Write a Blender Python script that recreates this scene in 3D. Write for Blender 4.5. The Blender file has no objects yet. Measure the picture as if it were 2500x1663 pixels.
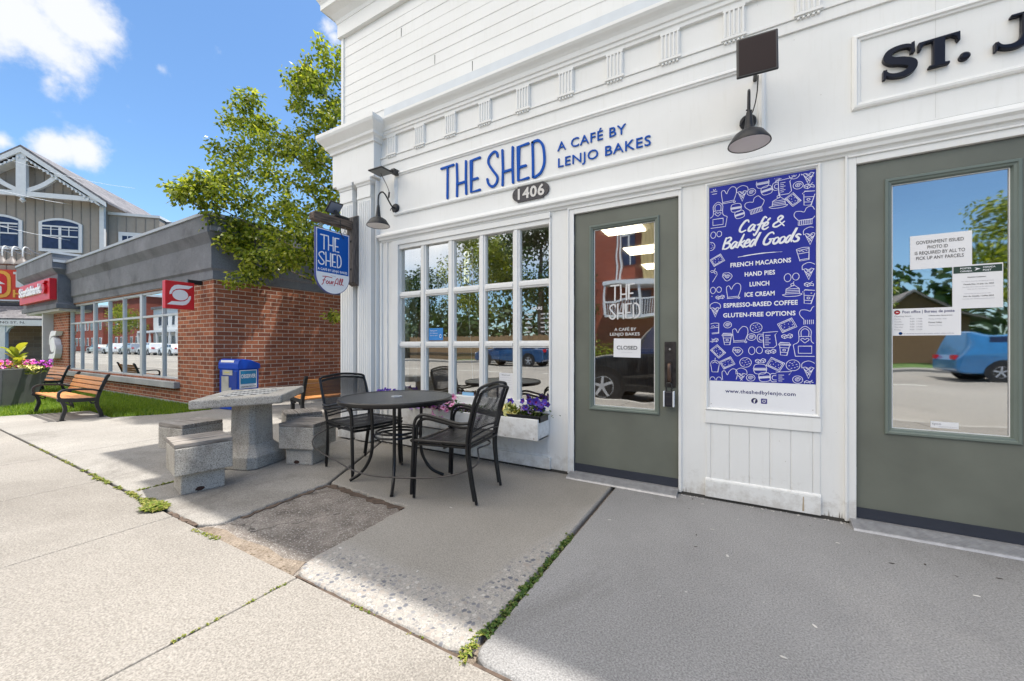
import bpy, bmesh, math, random
from mathutils import Vector, Matrix
R = math.radians
scene = bpy.context.scene
COL = scene.collection
rnd = random.Random(7)

# ------------------------------------------------------------------ camera, sky, sun, exposure
cam_d = bpy.data.cameras.new('camera'); cam = bpy.data.objects.new('camera', cam_d); COL.objects.link(cam)
cam.location = (0, -2.94, 1.028); cam.rotation_euler = (R(90), 0, R(29.78))
cam_d.sensor_width = 36; cam_d.lens = 952.3/2500*36; cam_d.shift_y = 13.5/2500
cam_d.clip_start = 0.02; cam_d.clip_end = 2000
scene.camera = cam

SUN = Vector((0.235, 0.292, 1.0)).normalized()            # towards the sun
world = bpy.data.worlds.new('World'); scene.world = world; world.use_nodes = True
wn, wl = world.node_tree.nodes, world.node_tree.links
wn.clear()
w_out = wn.new('ShaderNodeOutputWorld'); w_bg = wn.new('ShaderNodeBackground')
sky = wn.new('ShaderNodeTexSky'); sky.sky_type = 'NISHITA'; sky.sun_disc = False
sky.sun_elevation = math.asin(SUN.z); sky.sun_rotation = math.atan2(SUN.x, SUN.y)
sky.air_density = 1.0; sky.dust_density = 0.6; sky.ozone_density = 2.0
w_bg.inputs[1].default_value = 0.15
# clouds at infinity: soft blobs round fixed directions, broken up by noise
tc = wn.new('ShaderNodeTexCoord')
def wmath(op, a, b=None, c=None):
    n = wn.new('ShaderNodeMath'); n.operation = op
    for i, v in enumerate((a, b, c)):
        if v is None: continue
        if isinstance(v, (int, float)): n.inputs[i].default_value = v
        else: wl.new(v, n.inputs[i])
    return n.outputs[0]
nz = wn.new('ShaderNodeTexNoise'); nz.inputs['Scale'].default_value = 8.5; nz.inputs['Detail'].default_value = 9; nz.inputs['Roughness'].default_value = .62
nz2 = wn.new('ShaderNodeTexNoise'); nz2.inputs['Scale'].default_value = 2.6; nz2.inputs['Detail'].default_value = 4
wl.new(tc.outputs['Generated'], nz.inputs['Vector']); wl.new(tc.outputs['Generated'], nz2.inputs['Vector'])
def sky_dir(px, py):                                      # bearing of a cloud
    u, v = (px-1250)/952.3, (845-py)/952.3; c, s = math.cos(R(29.78)), math.sin(R(29.78))
    return Vector((u*c-s, u*s+c, v)).normalized()
CLOUDS = [(40, 60, 150, 1.0), (190, 30, 130, 1.0), (110, 110, 120, .95), (230, 70, 70, .8), (-120, 30, 170, 1.0), (160, 190, 34, .5), (120, 195, 40, .5),
          (135, 365, 55, .75), (215, 372, 60, .85), (0, 345, 30, .7), (800, 60, 42, 1.0), (815, 90, 30, .9), (393, 168, 26, .45), (538, 130, 18, .25),
          (-600, 300, 260, .9), (-300, 500, 120, .7), (1500, -900, 330, .8), (2600, -400, 330, .8)]
acc = None
for (px, py, rad, st) in CLOUDS:
    d = sky_dir(px, py); dist = ((px-1250)**2 + (py-845)**2 + 952.3**2)**.5
    ar = rad/dist*1.15*(952.3/dist)**.5
    vm = wn.new('ShaderNodeVectorMath'); vm.operation = 'DISTANCE'; vm.inputs[1].default_value = d
    wl.new(tc.outputs['Generated'], vm.inputs[0])
    t = wmath('SUBTRACT', 1.0, wmath('DIVIDE', vm.outputs['Value'], ar))
    t = wmath('MULTIPLY', wmath('MAXIMUM', t, -1.0), st)
    acc = t if acc is None else wmath('MAXIMUM', acc, t)
dens = wmath('ADD', acc, wmath('MULTIPLY', wmath('SUBTRACT', nz.outputs['Fac'], .5), 2.7))
dens = wmath('ADD', dens, wmath('MULTIPLY', wmath('SUBTRACT', nz2.outputs['Fac'], .5), .5))
# soft edges for the clouds; the bright bank further down is added fill light
ss = wn.new('ShaderNodeMapRange'); ss.interpolation_type = 'SMOOTHSTEP'; ss.inputs['From Min'].default_value = .05; ss.inputs['From Max'].default_value = .75
ss.inputs['To Max'].default_value = .97
wl.new(dens, ss.inputs['Value'])
cmix = wn.new('ShaderNodeMix'); cmix.data_type = 'RGBA'
wl.new(ss.outputs[0], cmix.inputs[0])
skyc = wn.new('ShaderNodeMix'); skyc.data_type = 'RGBA'; skyc.blend_type = 'MULTIPLY'; skyc.inputs[0].default_value = 1
wl.new(sky.outputs[0], skyc.inputs[6]); skyc.inputs[7].default_value = (.45, .56, .63, 1)
wl.new(skyc.outputs[2], cmix.inputs[6]); cmix.inputs[7].default_value = (2.5, 2.55, 2.65, 1)
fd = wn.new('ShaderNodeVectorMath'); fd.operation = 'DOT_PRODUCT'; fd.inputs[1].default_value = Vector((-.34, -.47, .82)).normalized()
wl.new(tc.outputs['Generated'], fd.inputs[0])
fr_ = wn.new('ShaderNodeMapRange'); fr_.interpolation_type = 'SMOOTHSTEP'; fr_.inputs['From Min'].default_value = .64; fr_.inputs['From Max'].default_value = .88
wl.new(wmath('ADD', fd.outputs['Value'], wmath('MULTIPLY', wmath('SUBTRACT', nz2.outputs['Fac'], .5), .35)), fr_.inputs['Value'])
bank = wn.new('ShaderNodeMix'); bank.data_type = 'RGBA'; wl.new(fr_.outputs[0], bank.inputs[0]); wl.new(cmix.outputs[2], bank.inputs[6]); bank.inputs[7].default_value = (7.7, 7.2, 6.5, 1)  # unseen glowing cloud, added to brighten the shaded fronts and paving
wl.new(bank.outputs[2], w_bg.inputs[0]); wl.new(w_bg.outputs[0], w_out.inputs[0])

sun_d = bpy.data.lights.new('sun', 'SUN'); sun = bpy.data.objects.new('sun', sun_d); COL.objects.link(sun)
sun_d.energy = 2.8; sun_d.angle = R(0.8); sun_d.color = (1, .95, .87)
sun.rotation_euler = (-SUN).to_track_quat('-Z', 'Y').to_euler(); sun.location = (5, 6, 20)

scene.view_settings.view_transform = 'Standard'; scene.view_settings.look = 'None'
scene.view_settings.exposure = 1.40; scene.view_settings.gamma = 1
scene.cycles.max_bounces = 8; scene.cycles.transparent_max_bounces = 16; scene.cycles.diffuse_bounces = 4
scene.cycles.use_denoising = True

# ------------------------------------------------------------------ helpers
class MB:
    """collects shapes and links them as ONE mesh object"""
    def __init__(s): s.v = []; s.f = []; s.m = []; s.cur = 0
    def add(s, vs, fs):
        b = len(s.v); s.v += [tuple(p) for p in vs]
        for f in fs: s.f.append(tuple(b+i for i in f)); s.m.append(s.cur)
        return s
    def box(s, x0, x1, y0, y1, z0, z1, M=None):
        vs = [(x, y, z) for z in (z0, z1) for y in (y0, y1) for x in (x0, x1)]
        if M is not None: vs = [M @ Vector(p) for p in vs]
        return s.add(vs, [(0,2,3,1), (4,5,7,6), (0,1,5,4), (2,6,7,3), (0,4,6,2), (1,3,7,5)])
    def prism(s, poly, a, b, fn):
        """polygon swept from depth a to b; fn(u, v, w) gives the point"""
        n = len(poly)
        vs = [fn(u, v, a) for u, v in poly] + [fn(u, v, b) for u, v in poly]
        fs = [tuple(range(n))[::-1], tuple(range(n, 2*n))] + [(i, (i+1) % n, n+(i+1) % n, n+i) for i in range(n)]
        return s.add(vs, fs)
    def tube(s, pts, r, seg=8, cap=True, flat=1.0):
        pts = [Vector(p) for p in pts]; n = len(pts)
        rs = r if isinstance(r, (list, tuple)) else [r]*n
        prev = None; rings = []
        for i, p in enumerate(pts):
            t = (pts[min(i+1, n-1)] - pts[max(i-1, 0)]).normalized()
            if prev is None:
                a = Vector((0, 0, 1)) if abs(t.z) < .9 else Vector((1, 0, 0))
                nr = t.cross(a).normalized()
            else:
                nr = (prev - t*prev.dot(t))
                nr = nr.normalized() if nr.length > 1e-6 else t.orthogonal().normalized()
            prev = nr; bn = t.cross(nr)
            rings.append([p + (nr*math.cos(2*math.pi*k/seg) + bn*math.sin(2*math.pi*k/seg)*flat)*rs[i] for k in range(seg)])
        vs = [q for rg in rings for q in rg]; fs = []
        for i in range(n-1):
            for k in range(seg):
                fs.append((i*seg+k, i*seg+(k+1) % seg, (i+1)*seg+(k+1) % seg, (i+1)*seg+k))
        if cap: fs += [tuple(range(seg))[::-1], tuple((n-1)*seg+k for k in range(seg))]
        return s.add(vs, fs)
    def lathe(s, prof, seg=24, c=(0, 0, 0), M=None, close=False):
        vs = []; n = len(prof)
        for r, z in prof:
            for k in range(seg):
                a = 2*math.pi*k/seg; p = Vector((c[0]+r*math.cos(a), c[1]+r*math.sin(a), c[2]+z))
                vs.append(M @ p if M is not None else p)
        fs = []
        for i in range(n-1 if not close else n):
            j = (i+1) % n
            for k in range(seg):
                fs.append((i*seg+k, i*seg+(k+1) % seg, j*seg+(k+1) % seg, j*seg+k))
        if not close:
            if prof[0][0] > 1e-5: fs.append(tuple(range(seg))[::-1])
            if prof[-1][0] > 1e-5: fs.append(tuple((n-1)*seg+k for k in range(seg)))
        return s.add(vs, fs)
    def ribbon(s, pts, w, fn, d0, d1=None, closed=False, caps=True, rise=0.0):
        """flat stroke of width w (number or per-point list) along 2D pts; d1 gives it thickness"""
        P = [Vector((p[0], p[1])) for p in pts]; n = len(P)
        ws = w if isinstance(w, (list, tuple)) else [w]*n
        L = []; Rr = []
        for i in range(n):
            a = P[i-1] if (i > 0 or closed) else P[i]; b = P[(i+1) % n] if (i < n-1 or closed) else P[i]
            t = (b-a); t = t.normalized() if t.length > 1e-9 else Vector((1, 0)); nn = Vector((-t.y, t.x))
            k = 1.0
            if 0 < i < n-1 or closed:
                t1 = (P[i]-a).normalized() if (P[i]-a).length > 1e-9 else t
                k = 1/max(.55, abs(nn.dot(Vector((-t1.y, t1.x)))))
            L.append(P[i]+nn*ws[i]/2*k); Rr.append(P[i]-nn*ws[i]/2*k)
        poly = []
        if caps and not closed and d1 is not None:
            def cap(c, a, wd):
                return [c + Vector((math.cos(a+q), math.sin(a+q)))*wd/2 for q in [R(x) for x in (60, 30, 0, -30, -60)]]
            t0 = (P[0]-P[1]); t1 = (P[-1]-P[-2])
            c0 = cap(P[0], math.atan2(t0.y, t0.x), ws[0]); c1 = cap(P[-1], math.atan2(t1.y, t1.x), ws[-1])
        else: c0 = c1 = []
        if d1 is None:
            vs = [fn(p.x, p.y, d0) for p in L] + [fn(p.x, p.y, d0) for p in Rr]
            m = n if closed else n-1
            return s.add(vs, [(i, (i+1) % n, n+(i+1) % n, n+i) for i in range(m)])
        m = n if closed else n-1
        vs = [fn(p.x, p.y, d0) for p in L+Rr] + [fn(p.x, p.y, d1+rise*i/n) for P_ in (L, Rr) for i, p in enumerate(P_)]; fs = []
        for i in range(m):
            j = (i+1) % n
            fs += [(2*n+i, 2*n+j, 3*n+j, 3*n+i), (i, n+i, n+j, j), (i, j, 2*n+j, 2*n+i), (n+i, 3*n+i, 3*n+j, n+j)]
        if not closed: fs += [(0, 2*n, 3*n, n), (n-1, 2*n-1, 4*n-1, 3*n-1)]
        s.add(vs, fs)
        for c, e0, e1 in ((c0, L[0], Rr[0]), (c1, L[-1], Rr[-1])):
            if c:
                poly = [(e0.x, e0.y)] + [(q.x, q.y) for q in c] + [(e1.x, e1.y)]
                if c is c1: poly = [(e1.x, e1.y)] + [(q.x, q.y) for q in c][::-1][::-1] + [(e0.x, e0.y)]
                # order by angle for safety
                cx = sum(q[0] for q in poly)/len(poly); cy = sum(q[1] for q in poly)/len(poly)
                poly.sort(key=lambda q: math.atan2(q[1]-cy, q[0]-cx))
                s.prism(poly, d0, d1, fn)
        return s
    def build(s, name, mat, parent=None, smooth=False, bevel=0, bseg=2, recalc=True, world=False):
        me = bpy.data.meshes.new(name)
        vs = s.v
        if world and parent is not None:
            inv = wmat(parent).inverted(); vs = [inv @ Vector(p) for p in vs]
        me.from_pydata(vs, [], s.f)
        mats = mat if isinstance(mat, (list, tuple)) else [mat]
        for m in mats: me.materials.append(m)
        if len(mats) > 1: me.polygons.foreach_set('material_index', s.m)
        if recalc:
            bm = bmesh.new(); bm.from_mesh(me); bmesh.ops.recalc_face_normals(bm, faces=bm.faces); bm.to_mesh(me); bm.free()
        if smooth:
            me.polygons.foreach_set('use_smooth', [True]*len(me.polygons))
            try: me.set_sharp_from_angle(angle=R(40))
            except Exception: pass
        o = bpy.data.objects.new(name, me); COL.objects.link(o)
        if parent is not None: o.parent = parent
        if bevel:
            md = o.modifiers.new('bevel', 'BEVEL'); md.width = bevel; md.segments = bseg; md.limit_method = 'ANGLE'; md.angle_limit = R(35)
        return o
def wmat(o):
    m = o.matrix_basis.copy()
    if o.parent is None: return m
    return wmat(o.parent) @ o.matrix_parent_inverse @ m
def tag(o, label=None, cat=None, group=None, kind=None):
    if label: o['label'] = label
    if cat: o['category'] = cat
    if group: o['group'] = group
    if kind: o['kind'] = kind
    return o
def thing(name, label, cat, loc=(0, 0, 0), rz=0, group=None, tilt=(0, 0)):
    o = bpy.data.objects.new(name, None); COL.objects.link(o); o.empty_display_size = .1
    o.location = loc; o.rotation_euler = (tilt[0], tilt[1], rz)
    return tag(o, label, cat, group)
def struct(o): o['kind'] = 'structure'; return o
def copy_tree(o, parent=None):
    c = o.copy(); COL.objects.link(c)
    if parent is not None: c.parent = parent
    for ch in list(o.children): copy_tree(ch, c)
    return c
def smooth_pts(pts, k=6, closed=False):
    """Catmull-Rom through the points"""
    P = [Vector(p) for p in pts]; n = len(P); out = []
    for i in range(n if closed else n-1):
        a = P[(i-1) % n] if (i > 0 or closed) else P[i]*2-P[i+1]
        b, c = P[i], P[(i+1) % n]
        d = P[(i+2) % n] if (i+2 < n or closed) else c*2-b
        for j in range(k):
            t = j/k
            out.append(.5*((2*b) + (c-a)*t + (2*a-5*b+4*c-d)*t*t + (-a+3*b-3*c+d)*t**3))
    if not closed: out.append(P[-1])
    return out
def sm2(pts, k=6, closed=False): return [(p.x, p.y) for p in smooth_pts([(x, y, 0) for x, y in pts], k, closed)]
FRONT = lambda y: (lambda u, v, w: (u, y-w, v))           # a plane facing the street (-Y)
SIDE = lambda x: (lambda u, v, w: (x+w, u, v))            # a plane facing +X, u along +Y

# text: glyphs of the built-in font, fitted to a width and a cap height
_tc = {}
def glyphs(s, bold=0.0, shear=0.0, spacing=1.0):
    key = (s, bold, shear, spacing)
    if key in _tc: return _tc[key]
    cu = bpy.data.curves.new('text', 'FONT'); cu.body = s; cu.size = 1; cu.offset = bold; cu.shear = shear; cu.space_character = spacing; cu.resolution_u = 3
    ob = bpy.data.objects.new('text', cu)
    me = ob.to_mesh()
    vs = [(v.co.x, v.co.y) for v in me.vertices]; fs = [tuple(p.vertices) for p in me.polygons]
    ob.to_mesh_clear(); bpy.data.objects.remove(ob); bpy.data.curves.remove(cu)
    _tc[key] = (vs, fs); return vs, fs
def cap_h():
    vs, _ = glyphs('H'); return max(v[1] for v in vs)
def text(mb, s, x0, x1, z0, cap, fn, d=0.0, thick=0.0, bold=0.0, shear=0.0, rot=0.0, spacing=1.0):
    """x0..x1 the width, z0 the baseline, cap the capital height; thick > 0 gives a raised letter"""
    vs, fs = glyphs(s, bold, shear, spacing)
    if not vs: return
    a = min(v[0] for v in vs); b = max(v[0] for v in vs); k = (x1-x0)/(b-a); kz = cap/cap_h()
    cr, sr = math.cos(rot), math.sin(rot)
    def T(v):
        u, w = (v[0]-a)*k, v[1]*kz
        return (x0+u*cr-w*sr, z0+u*sr+w*cr)
    pv = [T(v) for v in vs]; n = len(pv)
    if thick <= 0:
        mb.add([fn(u, w, d) for u, w in pv], fs); return
    cnt = {}
    for f in fs:
        for i in range(len(f)):
            e = (f[i], f[(i+1) % len(f)]); cnt[tuple(sorted(e))] = cnt.get(tuple(sorted(e)), []) + [e]
    V = [fn(u, w, d+thick) for u, w in pv] + [fn(u, w, d) for u, w in pv]
    F = list(fs) + [(e[1], e[0], n+e[0], n+e[1]) for es in cnt.values() if len(es) == 1 for e in es]
    mb.add(V, F)
# hand-drawn capitals of the shop name, as strokes in a unit box
HAND = {
 'T': [[(0, .985), (1, 1)], [(.52, .985), (.5, 0)]],
 'H': [[(.0, 1), (.05, .5), (.02, 0)], [(.97, 1), (.95, .5), (1, 0)], [(.04, .37), (.96, .38)]],
 'E': [[(1, 1), (0.02, .98), (0, 0.01), (1, .02)], [(.02, .385), (.75, .39)]],
 'S': [[(1, .84), (.93, .95), (.72, 1), (.4, .96), (.15, .86), (.1, .74), (.25, .62), (.6, .44), (.9, .3), (1, .2), (.88, .07), (.6, 0), (.3, .03), (.08, .14), (0, .25)]],
 'D': [[(.0, .98), (.04, .5), (.05, .0), (.35, .02), (.72, .1), (.98, .3), (1, .55), (.88, .82), (.55, .98), (.25, 1), (0, .98)]],
}
def hand(mb, ch, x0, x1, z0, z1, w, fn, d0, d1, jig=0.0):
    for i, st in enumerate(HAND[ch]):
        pts = [(x0+(x1-x0)*u, z0+(z1-z0)*v) for u, v in st]
        if ch in 'SD': pts = sm2(pts, 4) if ch == 'S' else [pts[0], pts[1], pts[2]] + sm2(pts[2:], 4)[1:]
        mb.ribbon(pts, w, fn, d0, d1+jig+i*.0006)

# ------------------------------------------------------------------ materials
def new_mat(name):
    m = bpy.data.materials.new(name); m.use_nodes = True; nt = m.node_tree
    return m, nt, nt.nodes['Principled BSDF'], nt.nodes['Material Output']
def lin(h):
    h = h.lstrip('#'); return tuple(((c/255+.055)/1.055)**2.4 if c/255 > .04045 else c/255/12.92 for c in (int(h[i:i+2], 16) for i in (0, 2, 4))) + (1,)
def N(nt, t, **kw):
    n = nt.nodes.new(t)
    for k, v in kw.items():
        if k in n.inputs: n.inputs[k].default_value = v
        else: setattr(n, k, v)
    return n
def ramp(nt, src, stops):
    r = nt.nodes.new('ShaderNodeValToRGB'); nt.links.new(src, r.inputs[0])
    e = r.color_ramp.elements
    while len(e) < len(stops): e.new(.5)
    for i, (p, c) in enumerate(stops): e[i].position = p; e[i].color = c if len(c) == 4 else (*c, 1)
    return r.outputs[0]
def mixc(nt, fac, a, b, mode='MIX'):
    m = nt.nodes.new('ShaderNodeMix'); m.data_type = 'RGBA'; m.blend_type = mode
    for s, v in ((0, fac), (6, a), (7, b)):
        if isinstance(v, (int, float)): m.inputs[s].default_value = v
        elif isinstance(v, tuple): m.inputs[s].default_value = v if len(v) == 4 else (*v, 1)
        else: nt.links.new(v, m.inputs[s])
    return m.outputs[2]
def coord(nt): return nt.nodes.new('ShaderNodeTexCoord').outputs['Object']
def bump(nt, b, h, strength=.3, dist=.01):
    n = N(nt, 'ShaderNodeBump', Strength=strength, Distance=dist); nt.links.new(h, n.inputs['Height']); nt.links.new(n.outputs[0], b.inputs['Normal']); return n
def plain(name, col, rough=.5, metal=0.0, var=.06, scale=6, spec=.5, bmp=0.0, bscale=80, coat=0.0):
    m, nt, b, o = new_mat(name); c = coord(nt)
    n = N(nt, 'ShaderNodeTexNoise', Scale=scale, Detail=5.0); nt.links.new(c, n.inputs['Vector'])
    lo = tuple(max(0, x*(1-var)) for x in col[:3]); hi = tuple(min(1, x*(1+var)) for x in col[:3])
    nt.links.new(ramp(nt, n.outputs['Fac'], [(.3, lo), (.7, hi)]), b.inputs['Base Color'])
    b.inputs['Roughness'].default_value = rough; b.inputs['Metallic'].default_value = metal; b.inputs['Specular IOR Level'].default_value = spec
    b.inputs['Coat Weight'].default_value = coat
    if bmp:
        n2 = N(nt, 'ShaderNodeTexNoise', Scale=bscale, Detail=3.0); nt.links.new(c, n2.inputs['Vector']); bump(nt, b, n2.outputs['Fac'], bmp, .004)
    return m
def paint_white():
    m, nt, b, o = new_mat('white_paint'); c = coord(nt)
    n = N(nt, 'ShaderNodeTexNoise', Scale=1.7, Detail=6.0, Roughness=.6); nt.links.new(c, n.inputs['Vector'])
    base = ramp(nt, n.outputs['Fac'], [(.3, (.725, .73, .72)), (.7, (.785, .79, .785))])
    mp = N(nt, 'ShaderNodeMapping'); mp.inputs['Scale'].default_value = (14, 14, 1.2); nt.links.new(c, mp.inputs['Vector'])
    st = N(nt, 'ShaderNodeTexNoise', Scale=3.0, Detail=6.0); nt.links.new(mp.outputs[0], st.inputs['Vector'])
    base = mixc(nt, ramp(nt, st.outputs['Fac'], [(.55, (0, 0, 0)), (.8, (.22, .22, .22))]), base, (.58, .57, .52))
    sp = N(nt, 'ShaderNodeTexVoronoi', Scale=9.0); nt.links.new(c, sp.inputs['Vector'])
    base = mixc(nt, ramp(nt, sp.outputs['Distance'], [(.012, (.55, .55, .55)), (.035, (0, 0, 0))]), base, (.35, .31, .26))
    nt.links.new(base, b.inputs['Base Color']); b.inputs['Roughness'].default_value = .42
    sz = nt.nodes.new('ShaderNodeSeparateXYZ'); nt.links.new(c, sz.inputs[0])
    dn = N(nt, 'ShaderNodeTexNoise', Scale=14.0, Detail=7.0, Roughness=.7); nt.links.new(c, dn.inputs['Vector'])
    hm = N(nt, 'ShaderNodeMapRange'); hm.inputs['From Min'].default_value = .0; hm.inputs['From Max'].default_value = .26; hm.inputs['To Min'].default_value = .34; hm.inputs['To Max'].default_value = 0; nt.links.new(sz.outputs[2], hm.inputs['Value'])
    ad = N(nt, 'ShaderNodeMath', operation='ADD'); nt.links.new(dn.outputs['Fac'], ad.inputs[0]); nt.links.new(hm.outputs[0], ad.inputs[1])
    base2 = mixc(nt, ramp(nt, ad.outputs[0], [(.66, (0, 0, 0)), (.88, (.5, .5, .5))]), base, (.40, .37, .33)); nt.links.new(base2, b.inputs['Base Color'])
    g = N(nt, 'ShaderNodeTexNoise', Scale=60.0, Detail=4.0); nt.links.new(c, g.inputs['Vector']); bump(nt, b, g.outputs['Fac'], .12, .003)
    return m
def concrete(name, a, bcol, grain=260, speck=.0, speck_col=(.12, .11, .1), speck_scale=110, blotch=2.2, bmp=.35, cracks=False, rough=.85, stain=.75):
    m, nt, b, o = new_mat(name); c = coord(nt)
    n = N(nt, 'ShaderNodeTexNoise', Scale=blotch, Detail=8.0, Roughness=.62); nt.links.new(c, n.inputs['Vector'])
    base = ramp(nt, n.outputs['Fac'], [(.32, a), (.68, bcol)])
    g = N(nt, 'ShaderNodeTexNoise', Scale=grain, Detail=3.0, Roughness=.7); nt.links.new(c, g.inputs['Vector'])
    base = mixc(nt, .85, base, ramp(nt, g.outputs['Fac'], [(.32, (.26, .26, .26)), (.5, (.5, .5, .5)), (.70, (.74, .74, .74))]), 'OVERLAY')
    s1_ = N(nt, 'ShaderNodeTexNoise', Scale=blotch*.45, Detail=10.0, Roughness=.7, Distortion=.6); nt.links.new(c, s1_.inputs['Vector'])
    base = mixc(nt, stain, base, ramp(nt, s1_.outputs['Fac'], [(.30, (.17, .16, .15)), (.46, (.47, .47, .47)), (.56, (.5, .5, .5)), (.72, (.70, .69, .67))]), 'OVERLAY')
    if speck:
        v = N(nt, 'ShaderNodeTexVoronoi', Scale=speck_scale, Randomness=1.0); nt.links.new(c, v.inputs['Vector'])
        rr = nt.nodes.new('ShaderNodeSeparateColor'); nt.links.new(v.outputs['Color'], rr.inputs[0])
        pick = ramp(nt, rr.outputs[0], [(1-speck-.02, (0, 0, 0)), (1-speck, (1, 1, 1))])
        shp = ramp(nt, v.outputs['Distance'], [(.28, (1, 1, 1)), (.5, (0, 0, 0))])
        mk = mixc(nt, 1.0, pick, shp, 'MULTIPLY')
        base = mixc(nt, mk, base, speck_col)
        pick2 = ramp(nt, rr.outputs[1], [(.86, (0, 0, 0)), (.9, (.5, .5, .5))])
        base = mixc(nt, mixc(nt, 1.0, pick2, shp, 'MULTIPLY'), base, tuple(min(1, x*1.35) for x in bcol))
    if cracks:
        wn_ = N(nt, 'ShaderNodeTexNoise', Scale=5.0, Detail=5.0); nt.links.new(c, wn_.inputs['Vector'])
        wv = nt.nodes.new('ShaderNodeVectorMath'); wv.operation = 'MULTIPLY_ADD'; nt.links.new(wn_.outputs['Color'], wv.inputs[0]); wv.inputs[1].default_value = (.35, .35, .35); nt.links.new(c, wv.inputs[2])
        ce = N(nt, 'ShaderNodeTexVoronoi', Scale=float(cracks)); ce.feature = 'DISTANCE_TO_EDGE'; nt.links.new(wv.outputs[0], ce.inputs['Vector'])
        cm = mixc(nt, 1.0, ramp(nt, ce.outputs['Distance'], [(.004, (1, 1, 1)), (.013, (0, 0, 0))]), ramp(nt, s1_.outputs['Fac'], [(.46, (0, 0, 0)), (.54, (.8, .8, .8))]), 'MULTIPLY')
        base = mixc(nt, cm, base, (.04, .035, .032))
    nt.links.new(base, b.inputs['Base Color']); b.inputs['Roughness'].default_value = rough; b.inputs['Specular IOR Level'].default_value = .25
    bump(nt, b, g.outputs['Fac'], bmp, .004)
    return m
def brick(name, axis, c1=(.35, .125, .066), c2=(.19, .068, .043), mort=(.46, .39, .32), w=.215, h=.0705):
    m, nt, b, o = new_mat(name); c = coord(nt)
    sep = nt.nodes.new('ShaderNodeSeparateXYZ'); nt.links.new(c, sep.inputs[0])
    cmb = nt.nodes.new('ShaderNodeCombineXYZ'); nt.links.new(sep.outputs[0 if axis == 'x' else 1], cmb.inputs[0]); nt.links.new(sep.outputs[2], cmb.inputs[1])
    bt = N(nt, 'ShaderNodeTexBrick', Scale=1.0); nt.links.new(cmb.outputs[0], bt.inputs['Vector'])
    bt.inputs['Brick Width'].default_value = w; bt.inputs['Row Height'].default_value = h; bt.inputs['Mortar Size'].default_value = .0055; bt.inputs['Mortar Smooth'].default_value = .15; bt.inputs['Bias'].default_value = 0
    bt.inputs['Color1'].default_value = (*c1, 1); bt.inputs['Color2'].default_value = (*c2, 1); bt.inputs['Mortar'].default_value = (*mort, 1)
    n = N(nt, 'ShaderNodeTexNoise', Scale=35.0, Detail=5.0); nt.links.new(c, n.inputs['Vector'])
    base = mixc(nt, .5, bt.outputs['Color'], ramp(nt, n.outputs['Fac'], [(.3, (.34, .34, .34)), (.7, (.64, .64, .64))]), 'OVERLAY')
    nt.links.new(base, b.inputs['Base Color']); b.inputs['Roughness'].default_value = .9; b.inputs['Specular IOR Level'].default_value = .15
    inv = N(nt, 'ShaderNodeMath', operation='SUBTRACT'); inv.inputs[0].default_value = 1; nt.links.new(bt.outputs['Fac'], inv.inputs[1])
    bump(nt, b, inv.outputs[0], .5, .006)
    return m
def wood(name, a, bcol, axis=0, scale=9, rough=.6, stretch=14):
    m, nt, b, o = new_mat(name); c = coord(nt)
    mp = N(nt, 'ShaderNodeMapping'); sc = [stretch]*3; sc[axis] = 1.0; mp.inputs['Scale'].default_value = sc; nt.links.new(c, mp.inputs['Vector'])
    n = N(nt, 'ShaderNodeTexNoise', Scale=scale, Detail=8.0, Roughness=.65, Distortion=.4); nt.links.new(mp.outputs[0], n.inputs['Vector'])
    nt.links.new(ramp(nt, n.outputs['Fac'], [(.32, a), (.66, bcol)]), b.inputs['Base Color']); b.inputs['Roughness'].default_value = rough
    bump(nt, b, n.outputs['Fac'], .5, .004); return m
def glass(name, refl=.30, tint=(.86, .9, .9), wavy=.0, film=.0):
    m, nt, b, o = new_mat(name); nt.nodes.remove(b)
    tr = N(nt, 'ShaderNodeBsdfTransparent'); tr.inputs[0].default_value = (*tint, 1)
    gl = N(nt, 'ShaderNodeBsdfGlossy'); gl.inputs['Roughness'].default_value = film; gl.inputs[0].default_value = (.95, .97, .97, 1)
    fr = N(nt, 'ShaderNodeFresnel', IOR=1.7)
    mr = N(nt, 'ShaderNodeMapRange'); mr.inputs['To Min'].default_value = refl; mr.inputs['To Max'].default_value = 1
    nt.links.new(fr.outputs[0], mr.inputs['Value'])
    ge = nt.nodes.new('ShaderNodeNewGeometry'); bf = N(nt, 'ShaderNodeMath', operation='SUBTRACT'); bf.inputs[0].default_value = 1; nt.links.new(ge.outputs['Backfacing'], bf.inputs[1])
    ff = N(nt, 'ShaderNodeMath', operation='MULTIPLY'); nt.links.new(mr.outputs[0], ff.inputs[0]); nt.links.new(bf.outputs[0], ff.inputs[1])
    mx = N(nt, 'ShaderNodeMixShader'); nt.links.new(ff.outputs[0], mx.inputs[0]); nt.links.new(tr.outputs[0], mx.inputs[1]); nt.links.new(gl.outputs[0], mx.inputs[2])
    if wavy:
        c = coord(nt); n = N(nt, 'ShaderNodeTexNoise', Scale=3.0, Detail=1.0); nt.links.new(c, n.inputs['Vector'])
        bp = N(nt, 'ShaderNodeBump', Strength=wavy, Distance=.02); nt.links.new(n.outputs['Fac'], bp.inputs['Height']); nt.links.new(bp.outputs[0], gl.inputs['Normal'])
    nt.links.new(mx.outputs[0], o.inputs[0]); return m
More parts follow.
